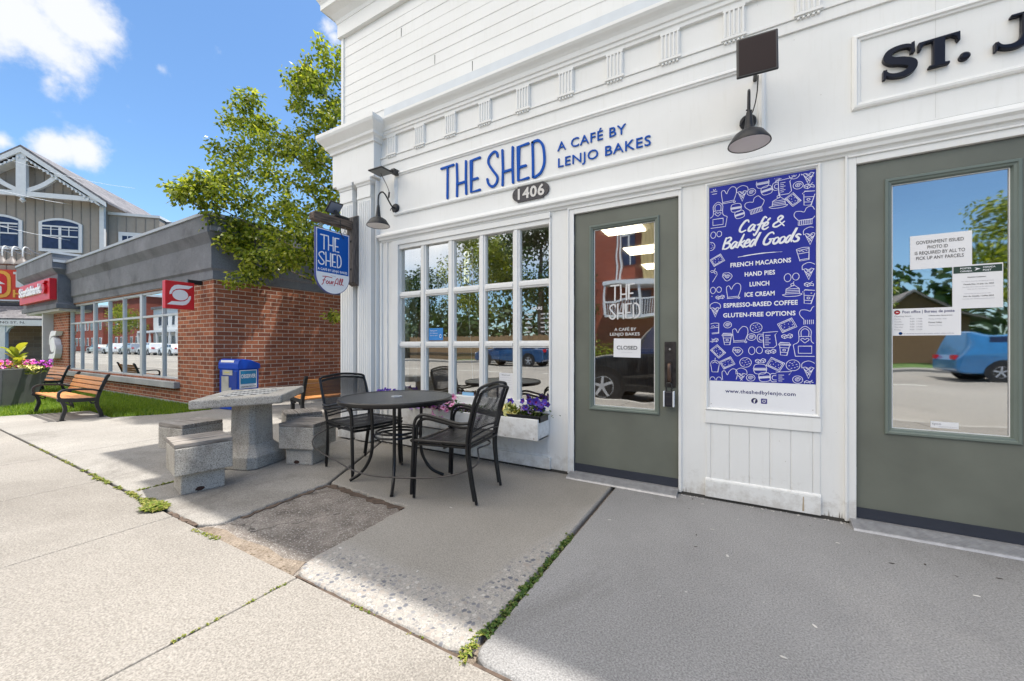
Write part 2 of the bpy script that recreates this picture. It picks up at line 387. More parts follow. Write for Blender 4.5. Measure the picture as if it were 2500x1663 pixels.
def leafmat(name, cols, trans=.35, rough=.5):
    m, nt, b, o = new_mat(name)
    g = nt.nodes.new('ShaderNodeNewGeometry')
    col = ramp(nt, g.outputs['Random Per Island'], [(i/(len(cols)-1), c) for i, c in enumerate(cols)])
    nt.links.new(col, b.inputs['Base Color']); b.inputs['Roughness'].default_value = rough; b.inputs['Specular IOR Level'].default_value = .35
    tl = N(nt, 'ShaderNodeBsdfTranslucent'); nt.links.new(mixc(nt, 1.0, col, (1.3, 1.25, .5), 'MULTIPLY'), tl.inputs[0])
    mx = N(nt, 'ShaderNodeMixShader'); mx.inputs[0].default_value = trans
    nt.links.new(b.outputs[0], mx.inputs[1]); nt.links.new(tl.outputs[0], mx.inputs[2]); nt.links.new(mx.outputs[0], o.inputs[0]); return m
def perforated(name, col, hole=.45, pitch=.0065, flat=(0, 1, 1)):
    """sheet metal with rows of small holes"""
    m, nt, b, o = new_mat(name); c = coord(nt)
    b.inputs['Base Color'].default_value = (*col, 1); b.inputs['Roughness'].default_value = .45
    mp = N(nt, 'ShaderNodeMapping'); mp.inputs['Scale'].default_value = flat; nt.links.new(c, mp.inputs['Vector'])
    v = N(nt, 'ShaderNodeTexVoronoi', Scale=1/pitch, Randomness=.0, voronoi_dimensions='3D'); nt.links.new(mp.outputs[0], v.inputs['Vector'])
    t = N(nt, 'ShaderNodeBsdfTransparent'); mx = N(nt, 'ShaderNodeMixShader')
    lt = N(nt, 'ShaderNodeMath', operation='LESS_THAN'); nt.links.new(v.outputs['Distance'], lt.inputs[0]); lt.inputs[1].default_value = hole
    nt.links.new(lt.outputs[0], mx.inputs[0]); nt.links.new(b.outputs[0], mx.inputs[1]); nt.links.new(t.outputs[0], mx.inputs[2]); nt.links.new(mx.outputs[0], o.inputs[0]); return m
def emit(name, col, st):
    m, nt, b, o = new_mat(name); b.inputs['Base Color'].default_value = (*col, 1); b.inputs['Emission Color'].default_value = (*col, 1); b.inputs['Emission Strength'].default_value = st; return m

WHITE = paint_white()
GROOVE = plain('dark_gap', (.05, .047, .043), .9)
GREEN = plain('green_door_paint', (.138, .148, .124), .42, var=.13, scale=3.2, bmp=.08, bscale=120, spec=.4)
GREEN2 = plain('green_moulding_paint', (.135, .165, .145), .35, var=.05)
BLACK = plain('black_powder_coat', (.010, .010, .011), .30, var=.25, scale=20, spec=.4)
BLACKM = perforated('black_perforated_metal', (.014, .014, .017), .40, .0075)
BLACKT = plain('black_table_mesh', (.030, .032, .037), .36, var=.3, scale=300, bmp=.4, bscale=400)
ALU = plain('brushed_aluminium', (.36, .36, .37), .5, .5, var=.15, scale=30)
STEEL = plain('zinc_steel', (.5, .5, .5), .35, .9)
GLASS = glass('window_glass', .42, (.9, .92, .9), .03, .014)
GLASSD = glass('door_glass', .46, (.9, .92, .9), .10, .02)
GLASSB = glass('bank_window_glass', .62, (.5, .55, .58), .012)
BLUE = plain('blue_sign_paint', (.0, .085, .40), .5, var=.05, spec=.2)
BLUE2 = plain('blue_letter_acrylic', (.0, .075, .40), .5, var=.03, spec=.15)
POSTER = plain('violet_blue_vinyl', (.028, .038, .31), .55, var=.12, scale=1.5, spec=.15)
PWHITE = plain('white_vinyl', (.78, .79, .82), .4, var=.02)
LINEW = plain('pale_print_ink', (.72, .72, .86), .5, var=.02)
PAPER = plain('white_paper', (.74, .74, .76), .7, var=.03)
INK = plain('black_ink', (.02, .02, .025), .7)
INKB = plain('navy_ink', (.02, .025, .14), .6)
INKG = plain('grey_ink', (.32, .32, .36), .7)
NAVY = plain('dark_navy_gloss', (.006, .008, .018), .28, var=.1, spec=.22)
IRON = plain('black_cast_iron', (.012, .012, .013), .38, var=.3, scale=30, bmp=.15)
OLDWOOD = wood('weathered_seat_wood', (.085, .07, .058), (.36, .33, .30), 0, 6, .85)
BENCHWOOD = wood('orange_bench_wood', (.40, .16, .045), (.58, .27, .09), 0, 5, .45)
TIMBER = wood('charred_bracket_timber', (.012, .010, .009), (.19, .14, .11), 1, 6, .85)
TIMBERV = wood('charred_post_timber', (.010, .009, .009), (.16, .14, .13), 2, 6, .85)
RED = plain('red_sign_acrylic', (.56, .008, .018), .4, var=.04)
FASCIA = concrete('grey_stucco', (.135, .145, .165), (.18, .19, .212), 160, bmp=.3, blotch=2.5)
COPING = plain('grey_metal_coping', (.38, .40, .42), .5, .3)
SILLST = concrete('grey_stone_sill', (.30, .31, .32), (.38, .385, .39), 200)
BRICKX = brick('red_brick_front', 'x'); BRICKY = brick('red_brick_side', 'y')
TERR = concrete('speckled_cast_stone', (.36, .335, .298), (.46, .435, .395), 190, .30, (.14, .13, .12), 150, 5, .5)
PATIO = concrete('patio_concrete', (.235, .222, .204), (.287, .273, .253), 150, .10, (.2, .19, .18), 210, 1.3, .25)
SLABG = concrete('grey_concrete', (.222, .219, .218), (.278, .275, .274), 150, .12, (.15, .155, .165), 260, .9, .3)
WALK = concrete('aggregate_sidewalk', (.222, .206, .186), (.262, .245, .223), 140, .22, (.185, .168, .15), 95, .7, .5, stain=.45)
ASPH = concrete('asphalt_patch_mix', (.125, .108, .096), (.25, .224, .20), 140, .34, (.36, .34, .32), 110, 5.0, .9, 1.7)
ROADM = concrete('road_asphalt', (.27, .25, .225), (.33, .31, .28), 90, .2, (.14, .14, .14), 80, .25, .5)
EARTH = concrete('bare_earth', (.17, .135, .105), (.25, .21, .17), 120, .3, (.1, .075, .05), 60, 6, .8)
BASEG = concrete('town_ground', (.24, .23, .21), (.31, .3, .28), 40, blotch=.1)
LEAF = leafmat('tree_leaf', [(.05, .085, .010), (.14, .20, .018), (.26, .32, .03), (.46, .48, .11)], .5, .36)
LEAFD = leafmat('dark_leaf', [(.012, .035, .008), (.03, .075, .014), (.06, .11, .02)], .25)
WEED = leafmat('weed_leaf', [(.07, .11, .015), (.16, .22, .025), (.27, .29, .05), (.36, .31, .13)], .3)
WEEDD = leafmat('dark_weed_leaf', [(.025, .06, .012), (.05, .11, .02), (.10, .17, .03), (.20, .20, .07)], .3)
GRASSM = leafmat('grass_blade', [(.07, .14, .012), (.14, .24, .02), (.24, .32, .04)], .4)
BARK = wood('bark', (.06, .045, .035), (.16, .13, .10), 2, 12, .95, 5)
# ------------------------------------------------------------------ ground, road, pavements
def sheet(name, poly, z0, z1, mat, bevel=0.0, label=None):
    mb = MB().prism(poly, z0, z1, lambda u, v, w: (u, v, w)); return struct(mb.build(name, mat, bevel=bevel, bseg=3))
gm = MB(); gm.lathe([(0, 0), (900, 0)], 64, (0, 0, -.20)); struct(gm.build('ground', BASEG))
sheet('road', [(-300, -19.0), (120, -19.0), (120, -4.62), (-300, -4.62)], -.185, -.13, ROADM)
sheet('far_sidewalk', [(-300, -21.2), (120, -21.2), (120, -19.15), (-300, -19.15)], -.19, -.02, BASEG, .01)
sheet('far_lawn', [(-20, -60), (60, -60), (60, -21.25), (-20, -21.25)], -.19, -.03, plain('far_lawn_grass', (.08, .15, .03), .9, var=.4, scale=2))
mk = MB()
for i in range(24): mk.box(-70+i*4.5, -67.5+i*4.5, -11.87, -11.75, -.131, -.126)
struct(mk.build('road_markings', plain('road_paint', (.7, .69, .62), .7)))
mk = MB().box(-60, 30, -4.62, -4.42, -.19, -.014); struct(mk.build('kerb', concrete('kerb_concrete', (.36, .34, .31), (.43, .41, .38), 120), bevel=.015))
sw = MB(); g = .0035
xs = [-39.8+1.27*i for i in range(43)]
for i in range(len(xs)-1):
    sw.box(xs[i]+g, xs[i+1]-g, -3.15+g, -1.904, -.12, -.006)
    sw.box(xs[i]+g, xs[i+1]-g, -4.40, -3.15-g, -.12, -.006)
# shift so that a joint falls at X = -1.70
off = (-1.70 - min(xs, key=lambda q: abs(q+1.70)))
sw.v = [(x+off, y, z) for x, y, z in sw.v]
struct(sw.build('sidewalk', WALK, bevel=.005))
struct(MB().box(-42, 14, -4.40, -1.88, -.15, -.05).build('sidewalk_bed', EARTH))
sheet('patio_bed', [(-7.4, -1.9), (6, -1.9), (6, .4), (-7.4, .4)], -.15, -.035, EARTH)

def pebbled():
    m, nt, b, o = new_mat('washed_pebble_concrete'); c = coord(nt)
    sep = nt.nodes.new('ShaderNodeSeparateXYZ'); nt.links.new(c, sep.inputs[0])
    nz = N(nt, 'ShaderNodeTexNoise', Scale=4.0, Detail=4.0); nt.links.new(c, nz.inputs['Vector'])
    def M(op, a, bb, cl=False):
        n = N(nt, 'ShaderNodeMath', operation=op); n.use_clamp = cl
        for i, v in enumerate((a, bb)):
            if isinstance(v, (int, float)): n.inputs[i].default_value = v
            else: nt.links.new(v, n.inputs[i])
        return n.outputs[0]
    wob = M('MULTIPLY', M('SUBTRACT', nz.outputs['Fac'], .5), .14)
    y = M('ADD', sep.outputs[1], wob); x = M('ADD', sep.outputs[0], wob)
    front = M('MULTIPLY', M('SUBTRACT', -1.56, y), 12.0, True)
    # right-hand margin: wide near the street, narrowing towards the door
    lim = M('ADD', M('MULTIPLY', M('ADD', y, 1.85), .13), -1.02)
    side = M('MULTIPLY', M('SUBTRACT', x, lim), 14.0, True)
    band = M('MAXIMUM', front, side)
    sidep = M('MULTIPLY', side, M('MULTIPLY', M('SUBTRACT', -.95, y), 4.0, True))
    frontp = M('MULTIPLY', M('SUBTRACT', -1.59, y), 12.0, True)
    peb = M('MAXIMUM', frontp, sidep)
    n = N(nt, 'ShaderNodeTexNoise', Scale=1.4, Detail=8.0); nt.links.new(c, n.inputs['Vector'])
    base = ramp(nt, n.outputs['Fac'], [(.32, (.232, .218, .196)), (.68, (.285, .268, .243))])
    base = mixc(nt, band, base, (.285, .272, .253))
    g = N(nt, 'ShaderNodeTexNoise', Scale=150.0, Detail=3.0); nt.links.new(c, g.inputs['Vector'])
    base = mixc(nt, .8, base, ramp(nt, g.outputs['Fac'], [(.3, (.32, .32, .32)), (.72, (.66, .66, .66))]), 'OVERLAY')
    pw = N(nt, 'ShaderNodeTexNoise', Scale=30.0, Detail=2.0); nt.links.new(c, pw.inputs['Vector'])
    pv = nt.nodes.new('ShaderNodeVectorMath'); pv.operation = 'MULTIPLY_ADD'; nt.links.new(pw.outputs['Color'], pv.inputs[0]); pv.inputs[1].default_value = (.022, .022, .022); nt.links.new(c, pv.inputs[2])
    v = N(nt, 'ShaderNodeTexVoronoi', Scale=44.0); nt.links.new(pv.outputs[0], v.inputs['Vector'])
    sc = nt.nodes.new('ShaderNodeSeparateColor'); nt.links.new(v.outputs['Color'], sc.inputs[0])
    pick = M('GREATER_THAN', sc.outputs[0], .12); near = ramp(nt, v.outputs['Distance'], [(.36, (1, 1, 1)), (.50, (0, 0, 0))])
    mk = M('MULTIPLY', M('MULTIPLY', pick, near), peb)
    col = ramp(nt, sc.outputs[1], [(0, (.10, .105, .125)), (.25, (.19, .19, .20)), (.5, (.33, .305, .275)), (.75, (.25, .222, .20)), (1, (.42, .40, .37))])
    v2 = N(nt, 'ShaderNodeTexVoronoi', Scale=105.0); nt.links.new(pv.outputs[0], v2.inputs['Vector']); sc2 = nt.nodes.new('ShaderNodeSeparateColor'); nt.links.new(v2.outputs['Color'], sc2.inputs[0])
    mk2 = M('MULTIPLY', M('MULTIPLY', M('GREATER_THAN', sc2.outputs[0], .2), ramp(nt, v2.outputs['Distance'], [(.36, (.8, .8, .8)), (.5, (0, 0, 0))])), peb)
    base = mixc(nt, mk2, base, ramp(nt, sc2.outputs[1], [(0, (.13, .13, .145)), (.4, (.25, .235, .22)), (.7, (.34, .31, .28)), (1, (.40, .38, .36))]))
    nt.links.new(mixc(nt, mk, base, col), b.inputs['Base Color']); b.inputs['Roughness'].default_value = .8; b.inputs['Specular IOR Level'].default_value = .25
    bump(nt, b, mixc(nt, .5, g.outputs['Fac'], mk), .4, .004)
    return m
def rough_line(a, b, n, amp, seed):
    r = random.Random(seed); out = []
    for i in range(n+1):
        t = i/n; k = amp*(r.random()-.5)*2 if 0 < i < n else 0
        dx, dy = b[0]-a[0], b[1]-a[1]; L = math.hypot(dx, dy)
        out.append((a[0]+dx*t-dy/L*k, a[1]+dy*t+dx/L*k))
    return out
e1 = rough_line((-2.60, -1.85), (-2.66, -1.08), 26, .013, 3)
slab1 = [(-7.46, -1.885)] + [(-3.705, -1.885)]
sheet('patio_slab', [(-3.695, -1.885), (-2.70, -1.885), (-2.63, -1.84)] + e1[2:] + [(-3.05, -.44), (-3.35, .05), (-3.695, .05)], -.12, -.002, PATIO, .014)
sheet('patio_slab', [(-5.575, -1.885), (-3.705, -1.885), (-3.705, 8), (-5.575, 8)], -.12, -.004, PATIO, .008)
sheet('patio_slab', [(-7.45, -1.885), (-5.585, -1.885), (-5.585, 8), (-7.40, 8), (-7.40, .10), (-7.45, -.35)], -.12, -.003, PATIO, .008)
sheet('bench_pad', [(-30, -1.885), (-7.46, -1.885), (-7.46, -.35), (-7.85, -.92), (-8.95, -.88), (-9.38, -1.70), (-30, -1.72)], -.12, -.006, PATIO, .006)
sheet('lawn', [(-30, -1.71), (-9.40, -1.69), (-8.97, -.87), (-7.84, -.91), (-7.44, -.34), (-7.40, .165), (-30, .165)], -.12, -.012, plain('lawn_soil', (.10, .17, .02), .95, var=.5, scale=12))
sheet('asphalt_patch', [(-2.66, -1.905), (-1.70, -1.905), (-1.80, -1.80), (-1.805, -1.59), (-1.835, -1.10), (-2.67, -1.075)], -.12, -.017, ASPH)
fe = rough_line((-2.655, -1.06), (-1.835, -1.10), 22, .010, 5)
le = rough_line((-1.835, -1.10), (-1.80, -1.60), 14, .008, 6)
sheet('washed_slab', [(-3.33, .05), (-3.03, -.43)] + fe + le[1:] + [(-1.795, -1.75), (-1.775, -1.83), (-1.73, -1.88), (-1.68, -1.895), (-.85, -1.895), (-.80, -1.875), (-.785, -1.83), (-.785, .05)], -.12, -.001, pebbled(), .016)
sheet('grey_slab', [(-.762, -1.84), (-.745, -1.875), (-.70, -1.895), (7, -1.895), (7, .05), (-.762, .05)], -.12, 0.0, SLABG, .018)
# earth that has gathered along the slab front and on the patch
def patch_pts(cx, cy, rx, ry, n, seed):
    r = random.Random(seed); return [(cx+rx*math.cos(2*math.pi*i/n)*(.75+.5*r.random()), cy+ry*math.sin(2*math.pi*i/n)*(.75+.5*r.random())) for i in range(n)]
sheet('dirt', [(-2.68, -1.903), (-2.2, -1.903), (-1.74, -1.903), (-1.80, -1.80), (-1.93, -1.835), (-2.1, -1.815), (-2.35, -1.84), (-2.5, -1.825), (-2.62, -1.85)], -.02, -.0135, EARTH)
def dirt_strip(a, b, w, seed, z):
    p = rough_line(a, b, 18, w, seed); q = rough_line(b, a, 18, w, seed+1)
    dx, dy = b[0]-a[0], b[1]-a[1]; L = math.hypot(dx, dy); nx, ny = -dy/L*w, dx/L*w
    return sheet('dirt', [(x-nx, y-ny) for x, y in p] + [(x+nx, y+ny) for x, y in q], z-.01, z, plain('dark_soil', (.085, .06, .045), .95, var=.4, scale=30))
dirt_strip((-2.63, -1.09), (-1.85, -1.125), .022, 11, -.012)
dirt_strip((-2.60, -1.70), (-2.65, -1.10), .016, 14, -.012)
dirt_strip((-1.72, -1.899), (-.80, -1.899), .007, 23, -.0075)
dirt_strip((-.74, -1.899), (1.5, -1.899), .006, 27, -.0075)
dirt_strip((-3.05, -1.893), (-2.70, -1.893), .012, 29, -.004)

# ------------------------------------------------------------------ weeds, litter (nobody could count them)
def sprig(mb, x, y, z, h, r, n=7, wide=.22):
    for k in range(n):
        a = r.uniform(0, 2*math.pi); l = h*r.uniform(.5, 1.1); lean = r.uniform(.25, 1.1)
        d = Vector((math.cos(a), math.sin(a), 0)); side = Vector((-d.y, d.x, 0))*l*wide
        b = Vector((x, y, z)); m = b + d*l*.45*lean + Vector((0, 0, l*.55)); t = b + d*l*lean + Vector((0, 0, l*(.8-.4*lean)))
        mb.add([b-side*.25, b+side*.25, m+side, m-side, t], [(0, 1, 2, 3), (3, 2, 4)])
def weed_line(pts, per_m, h, mat, spread, seed, label, gaps=.0, z=-.008, wide=.22):
    r = random.Random(seed); mb = MB()
    for a, b in zip(pts, pts[1:]):
        L = math.dist(a, b)
        for i in range(int(L*per_m)):
            t = r.random(); s = r.gauss(0, spread)
            if gaps and math.sin(t*L*9+seed)+math.sin(t*L*23+seed*2) < gaps*2-1: continue
            x, y = a[0]+(b[0]-a[0])*t-(b[1]-a[1])/L*s, a[1]+(b[1]-a[1])*t+(b[0]-a[0])/L*s
            sprig(mb, x, y, z, h*r.uniform(.5, 1.2), r, 6, wide)
    o = mb.build('weeds', mat, recalc=False); tag(o, label, 'weeds', kind='stuff'); return o
weed_line([(-.772, -.92), (-.772, -1.78)], 300, .024, WEEDD, .010, 1, 'dark green weeds filling the joint between the pebbled and the grey slab', z=-.012, wide=.24)
weed_line([(-.80, -1.78), (-.78, -1.93)], 330, .021, WEED, .011, 2, 'yellow green weeds at the street end of the slab joint', z=-.01)
weed_line([(-6.4, -1.898), (-4.7, -1.898)], 90, .017, WEED, .006, 3, 'thin yellow green weeds along the far sidewalk edge', .35)
weed_line([(-4.7, -1.90), (-3.45, -1.90)], 230, .022, WEED, .009, 4, 'bright green weeds along the sidewalk edge by the stone stools', .2)
weed_line([(-3.70, -1.86), (-3.70, -1.45)], 190, .022, WEED, .009, 5, 'green weeds in the patio joint behind the near stone stool')
weed_line([(-1.70, -1.93), (-1.70, -2.56)], 150, .012, WEED, .004, 6, 'sparse yellow weeds in the sidewalk joint', .55)
weed_line([(-2.66, -1.93), (-2.40, -1.91)], 150, .016, WEED, .009, 8, 'small green weeds at the corner of the asphalt patch')
weed_line([(-1.35, -1.905), (-.9, -1.905)], 50, .014, WEED, .004, 9, 'tiny weeds under the front edge of the pebbled slab', .4)
tf = MB(); rr_ = random.Random(21)
for i in range(260):
    a = rr_.uniform(0, 6.28); q = rr_.random()**.5; sprig(tf, -3.20+q*.082*math.cos(a), -1.915+q*.055*math.sin(a), -.006+.014*(1-q), .036*rr_.uniform(.6, 1.2), rr_, 6, .25)
for i in range(160):
    a = rr_.uniform(0, 6.28); q = rr_.random()**.5; sprig(tf, -3.36+q*.10*math.cos(a), -1.895+q*.032*math.sin(a), -.006, .022*rr_.uniform(.6, 1.2), rr_, 6, .25)
tag(tf.build('weed_tuft', WEED, recalc=False), 'round bright green weed tuft at the patio corner before the near stool', 'weed')
gb = MB(); r = random.Random(5)
LAWNP = [(-30, -1.71), (-9.40, -1.69), (-8.97, -.87), (-7.84, -.91), (-7.44, -.34), (-7.40, .165), (-30, .165)]
def inside(x, y, P):
    c = False
    for (x1, y1), (x2, y2) in zip(P, P[1:]+P[:1]):
        if (y1 > y) != (y2 > y) and x < (x2-x1)*(y-y1)/(y2-y1)+x1: c = not c
    return c
cnt = 0
while cnt < 26000:
    x = -7.3-abs(r.gauss(0, 4.0)); y = r.uniform(-1.73, .17)
    if x < -17 or not inside(x, y, LAWNP): continue
    a = r.uniform(0, 6.28); h = r.uniform(.03, .075); w = .006; lx, ly = math.cos(a)*h*.5, math.sin(a)*h*.5
    gb.add([(x-w*math.sin(a), y+w*math.cos(a), -.015), (x+w*math.sin(a), y-w*math.cos(a), -.015), (x+lx, y+ly, h-.015)], [(0, 1, 2)]); cnt += 1
tag(gb.build('grass', GRASSM, recalc=False), 'mown grass of the strip in front of the brick bank', 'grass', kind='stuff')
db = MB(); r = random.Random(9)
for i in range(30):
    x, y, s = r.uniform(-2.4, 2.4), r.uniform(-1.8, -.1), r.uniform(.003, .009)
    if r.random() < .5: x = r.uniform(-.3, 1.6)
    a = r.uniform(0, 3.14); M4 = Matrix.Translation((x, y, .002)) @ Matrix.Rotation(a, 4, 'Z') @ Matrix.Diagonal((1.6, .7, .4, 1))
    db.lathe([(0, -s*.6), (s, 0), (0, s*.6)], 6, M=M4)
db.cur = 1
for i in range(11):
    x, y, s = r.uniform(-.3, 1.5), r.uniform(-.9, -.06), r.uniform(.003, .008)
    M4 = Matrix.Translation((x, y, .002)) @ Matrix.Rotation(r.uniform(0, 3.14), 4, 'Z') @ Matrix.Diagonal((1.8, .6, .3, 1))
    db.lathe([(0, -s*.6), (s, 0), (0, s*.6)], 6, M=M4)
db.cur = 0
for i in range(110):                                       # grit along the foot of the wall
    x = r.choice([r.uniform(-3.2, -1.15), r.uniform(-.32, .6)]); s = r.uniform(.002, .006)
    db.lathe([(0, -s*.5), (s, 0), (0, s*.5)], 5, M=Matrix.Translation((x, r.uniform(-.035, -.012), .002)))
tag(db.build('debris', [plain('pale_grit', (.55, .53, .5), .9, var=.3), plain('dark_grit', (.05, .04, .035), .9, var=.3)]), 'scattered stone chips and seed husks on the grey slab', 'debris', kind='stuff')

# ------------------------------------------------------------------ the white shopfront
shop = thing('shop_building', 'white clapboard shop building with two green doors and a grid window', 'shop')
XL, XR = -3.93, 7.0
w = MB()
for (x0, x1, z0, z1) in [(XL, -3.05, 0.012, 4.9), (-3.05, -1.31, .012, .56), (-1.31, -1.112, .012, 2.076), (-.343, .605, .012, 2.076), (1.387, XR, .012, 2.076), (-3.05, XR, 2.076, 4.9)]:
    w.box(x0, x1, 0, .15, z0, z1)
w.box(-3.05, -1.31, 0, .15, 2.04, 2.076)
w.box(XL, XL+.12, .15, 9, .012, 4.9); w.box(XR-.12, XR, .15, 9, .012, 4.9); w.box(XL, XR, 9, 9.12, .012, 4.9)
w.build('wall', WHITE, shop)
MB().box(XL+.01, XR-.01, -.004, .1, -.02, .02).build('dark_base_gap', GROOVE, shop)  # dark strip, coloured as the shaded gap under the wall
MB().box(XL+.05, XR-.05, .05, 9, 4.86, 4.98).build('roof', COPING, shop)
# clapboards of the upper storey, front and left side
cb = MB(); z = 3.555; r = random.Random(3)
while z < 4.55:
    z1 = min(z+.111, 4.565); o0 = .006+r.uniform(-.001, .0015)
    cb.prism([(-o0, z), (-.003, z1), (0.0, z1), (0.0, z)], XL+.03, XR, lambda u, v, w_: (w_, u, v))
    cb.prism([(-o0, z), (-.003, z1), (0.0, z1), (0.0, z)], .03, 9, lambda u, v, w_: (XL+u, w_, v))
    z += .1115
cb.build('clapboard', WHITE, shop)
jm = MB()
for x, i in [(-2.55, 2), (-1.75, 5), (-2.1, 0), (-.9, 3), (-1.42, 7), (-.4, 6), (-3.0, 6)]: MB().box(x, x+.0025, -.0080, 0, 3.56+i*.1115, 3.56+i*.1115+.09).build('board_joint', GROOVE, shop)
MB().box(XL-.012, XL+.03, -.018, .03, 3.41, 4.57).build('corner_board', WHITE, shop, bevel=.003)
MB().box(XL-.04, XR, -.045, 0, 4.565, 4.80).build('frieze_board', WHITE, shop)
def sweep(mb, prof, x0, x1, y, ret_l=None, ret_r=None):
    """profile (outward, z) along a front at depth y from x0 to x1; ret_l / ret_r: depth the ends return to"""
    vs = []; n = len(prof); cols = []
    if ret_l is not None: cols.append([(x0-o, ret_l, z) for o, z in prof]); cols.append([(x0-o, y-o, z) for o, z in prof])
    else: cols.append([(x0, y-o, z) for o, z in prof])
    if ret_r is not None: cols.append([(x1+o, y-o, z) for o, z in prof]); cols.append([(x1+o, ret_r, z) for o, z in prof])
    else: cols.append([(x1, y-o, z) for o, z in prof])
    vs = [p for c in cols for p in c]; fs = []
    for k in range(len(cols)-1):
        for i in range(n-1): fs.append((k*n+i, k*n+i+1, (k+1)*n+i+1, (k+1)*n+i))
    fs.append(tuple(range(n))); fs.append(tuple((len(cols)-1)*n+i for i in range(n))[::-1])
    mb.add(vs, fs)
c = MB(); sweep(c, [(-.02, 4.72), (.05, 4.72), (.06, 4.755), (.10, 4.80), (.15, 4.835), (.17, 4.845), (.17, 4.90), (.185, 4.93), (.20, 4.95), (.20, 4.97), (-.02, 4.99)], XL, XR, 0, 9); c.build('cornice', WHITE, shop)
MB().box(-2.70, XR, -.235, 0.2, 4.975, 5.30).build('parapet_cap', COPING, shop)
c = MB(); sweep(c, [(-.01, 3.412), (.10, 3.402), (.10, 3.378), (.088, 3.362), (.065, 3.342), (.052, 3.325), (.046, 3.292), (.036, 3.288), (.034, 3.262), (.024, 3.255), (.022, 3.232), (-.01, 3.232)], -3.30, XR, 0); c.build('frieze_cornice', WHITE, shop)
MB().box(-3.25, XR, -.006, 0, 3.412, 3.556).build('apron_board', plain('bluish_white_paint', (.62, .66, .70), .5, var=.05), shop)  # bluish white strip above the frieze cornice
c = MB(); c.box(-3.30, XR, -.020, 0, 3.022, 3.036); c.box(-3.30, XR, -.012, 0, 2.952, 3.022); c.build('frieze_fillet', WHITE, shop, bevel=.002)
for i in range(-1, 17):
    x = -3.19+.3898*(i); t = MB()
    if i < 0: continue
    t.box(x, x+.128, -.018, 0, 3.036, 3.234); t.box(x-.008, x+.136, -.030, 0, 3.030, 3.046)
    for k in range(5): t.prism([(x+.004+k*.0258, -.018), (x+.008+k*.0258, -.027), (x+.017+k*.0258, -.027), (x+.021+k*.0258, -.018)], 3.05, 3.215, lambda u, v, w_: (u, v, w_))
    t.box(x, x+.128, -.027, -.018, 3.215, 3.234)
    for k in range(5): t.lathe([(.004, 0), (.010, -.020), (.0, -.0205)], 8, (x+.016+k*.024, -.018, 3.030))
    tg = t.build('triglyph', WHITE, shop)
def frame_rect(mb, x0, x1, z0, z1, prof, y=0):
    """mitred picture-frame moulding; prof = (inset from the outer edge, outward)"""
    n = len(prof); vs = []; fs = []
    for (sx, sz) in ((0, 0), (1, 0), (1, 1), (0, 1)):
        for i, o in prof: vs.append(((x1-i) if sx else (x0+i), y-o, (z1-i) if sz else (z0+i)))
    for k in range(4):
        for i in range(n-1): fs.append((k*n+i, ((k+1) % 4)*n+i, ((k+1) % 4)*n+i+1, k*n+i+1))
    mb.add(vs, fs)
PM = [(0, 0), (0, .012), (.008, .018), (.02, .020), (.026, .012), (.036, .010), (.04, 0)]
c = MB(); frame_rect(c, -3.10, .165, 2.388, 2.838, PM); frame_rect(c, .585, 3.6, 2.388, 2.815, PM); c.build('panel_moulding', WHITE, shop)
MB().box(.93, .932, -.0008, 0, 2.25, 2.94).build('panel_seam', plain('seam_grey', (.6, .6, .59), .6), shop)  # thin grey line along the panel seam
c = MB(); sweep(c, [(-.01, 2.236), (.012, 2.234), (.016, 2.222), (.045, 2.210), (.05, 2.196), (.05, 2.182), (.036, 2.168), (.032, 2.150), (.016, 2.144), (.012, 2.130), (-.01, 2.130)], -3.27, XR, 0, .02); c.build('door_head_ledge', WHITE, shop)
gl = MB(); gl.box(-.4, 2.5, -.0008, 0, 2.2365, 2.2395); gl.box(-2.6, -1.5, -.0008, 0, 2.2365, 2.2385); gl.build('ledge_crack', GROOVE, shop)
# corner pilasters and their entablature block
c = MB(); c.box(-3.98, -3.30, -.10, .5, 2.822, 3.19); c.build('entablature_block', WHITE, shop, bevel=.004)
c = MB(); sweep(c, [(-.02, 3.185), (.018, 3.185), (.022, 3.21), (.035, 3.23), (.055, 3.245), (.06, 3.27), (.085, 3.30), (.115, 3.335), (.125, 3.36), (.125, 3.395), (-.02, 3.405)], -3.98, -3.30, -.10, .5, 0); c.build('block_cornice', WHITE, shop)
for x0, x1 in ((-3.872, -3.667), (-3.582, -3.377)):
    p = MB(); p.box(x0, x1, -.075, 0, .14, 2.822)
    n = 6; st = (x1-x0-.03)/n
    for k in range(n):
        a = x0+.018+k*st; p.prism([(a, -.075), (a+.004, -.083), (a+st-.012, -.083), (a+st-.008, -.075)], .16, 2.59, lambda u, v, w_: (u, v, w_))
    p.box(x0-.004, x1+.004, -.086, 0, 2.625, 2.645); p.box(x0-.002, x1+.002, -.0825, 0, 2.6452, 2.757)
    pl = p.build('pilaster', WHITE, shop)
    q = MB(); sweep(q, [(-.02, 2.758), (.006, 2.758), (.010, 2.775), (.024, 2.79), (.026, 2.8215), (-.02, 2.8215)], x0, x1, -.083, 0, 0); q.build('capital', WHITE, pl)
    q = MB(); q.box(x0-.01, x1+.012, -.105, 0, .012, .135); q.build('plinth', WHITE, pl, bevel=.004)
c = MB(); c.box(-3.655, -3.595, -.03, 0, .012, 2.82); c.box(-3.30, -3.275, -.02, 0, .012, 2.13); c.box(-3.21, -3.195, -.014, 0, .012, 2.13); c.box(-3.335, -3.325, -.05, 0, .14, 2.80); c.build('pilaster_return', WHITE, shop, bevel=.003)
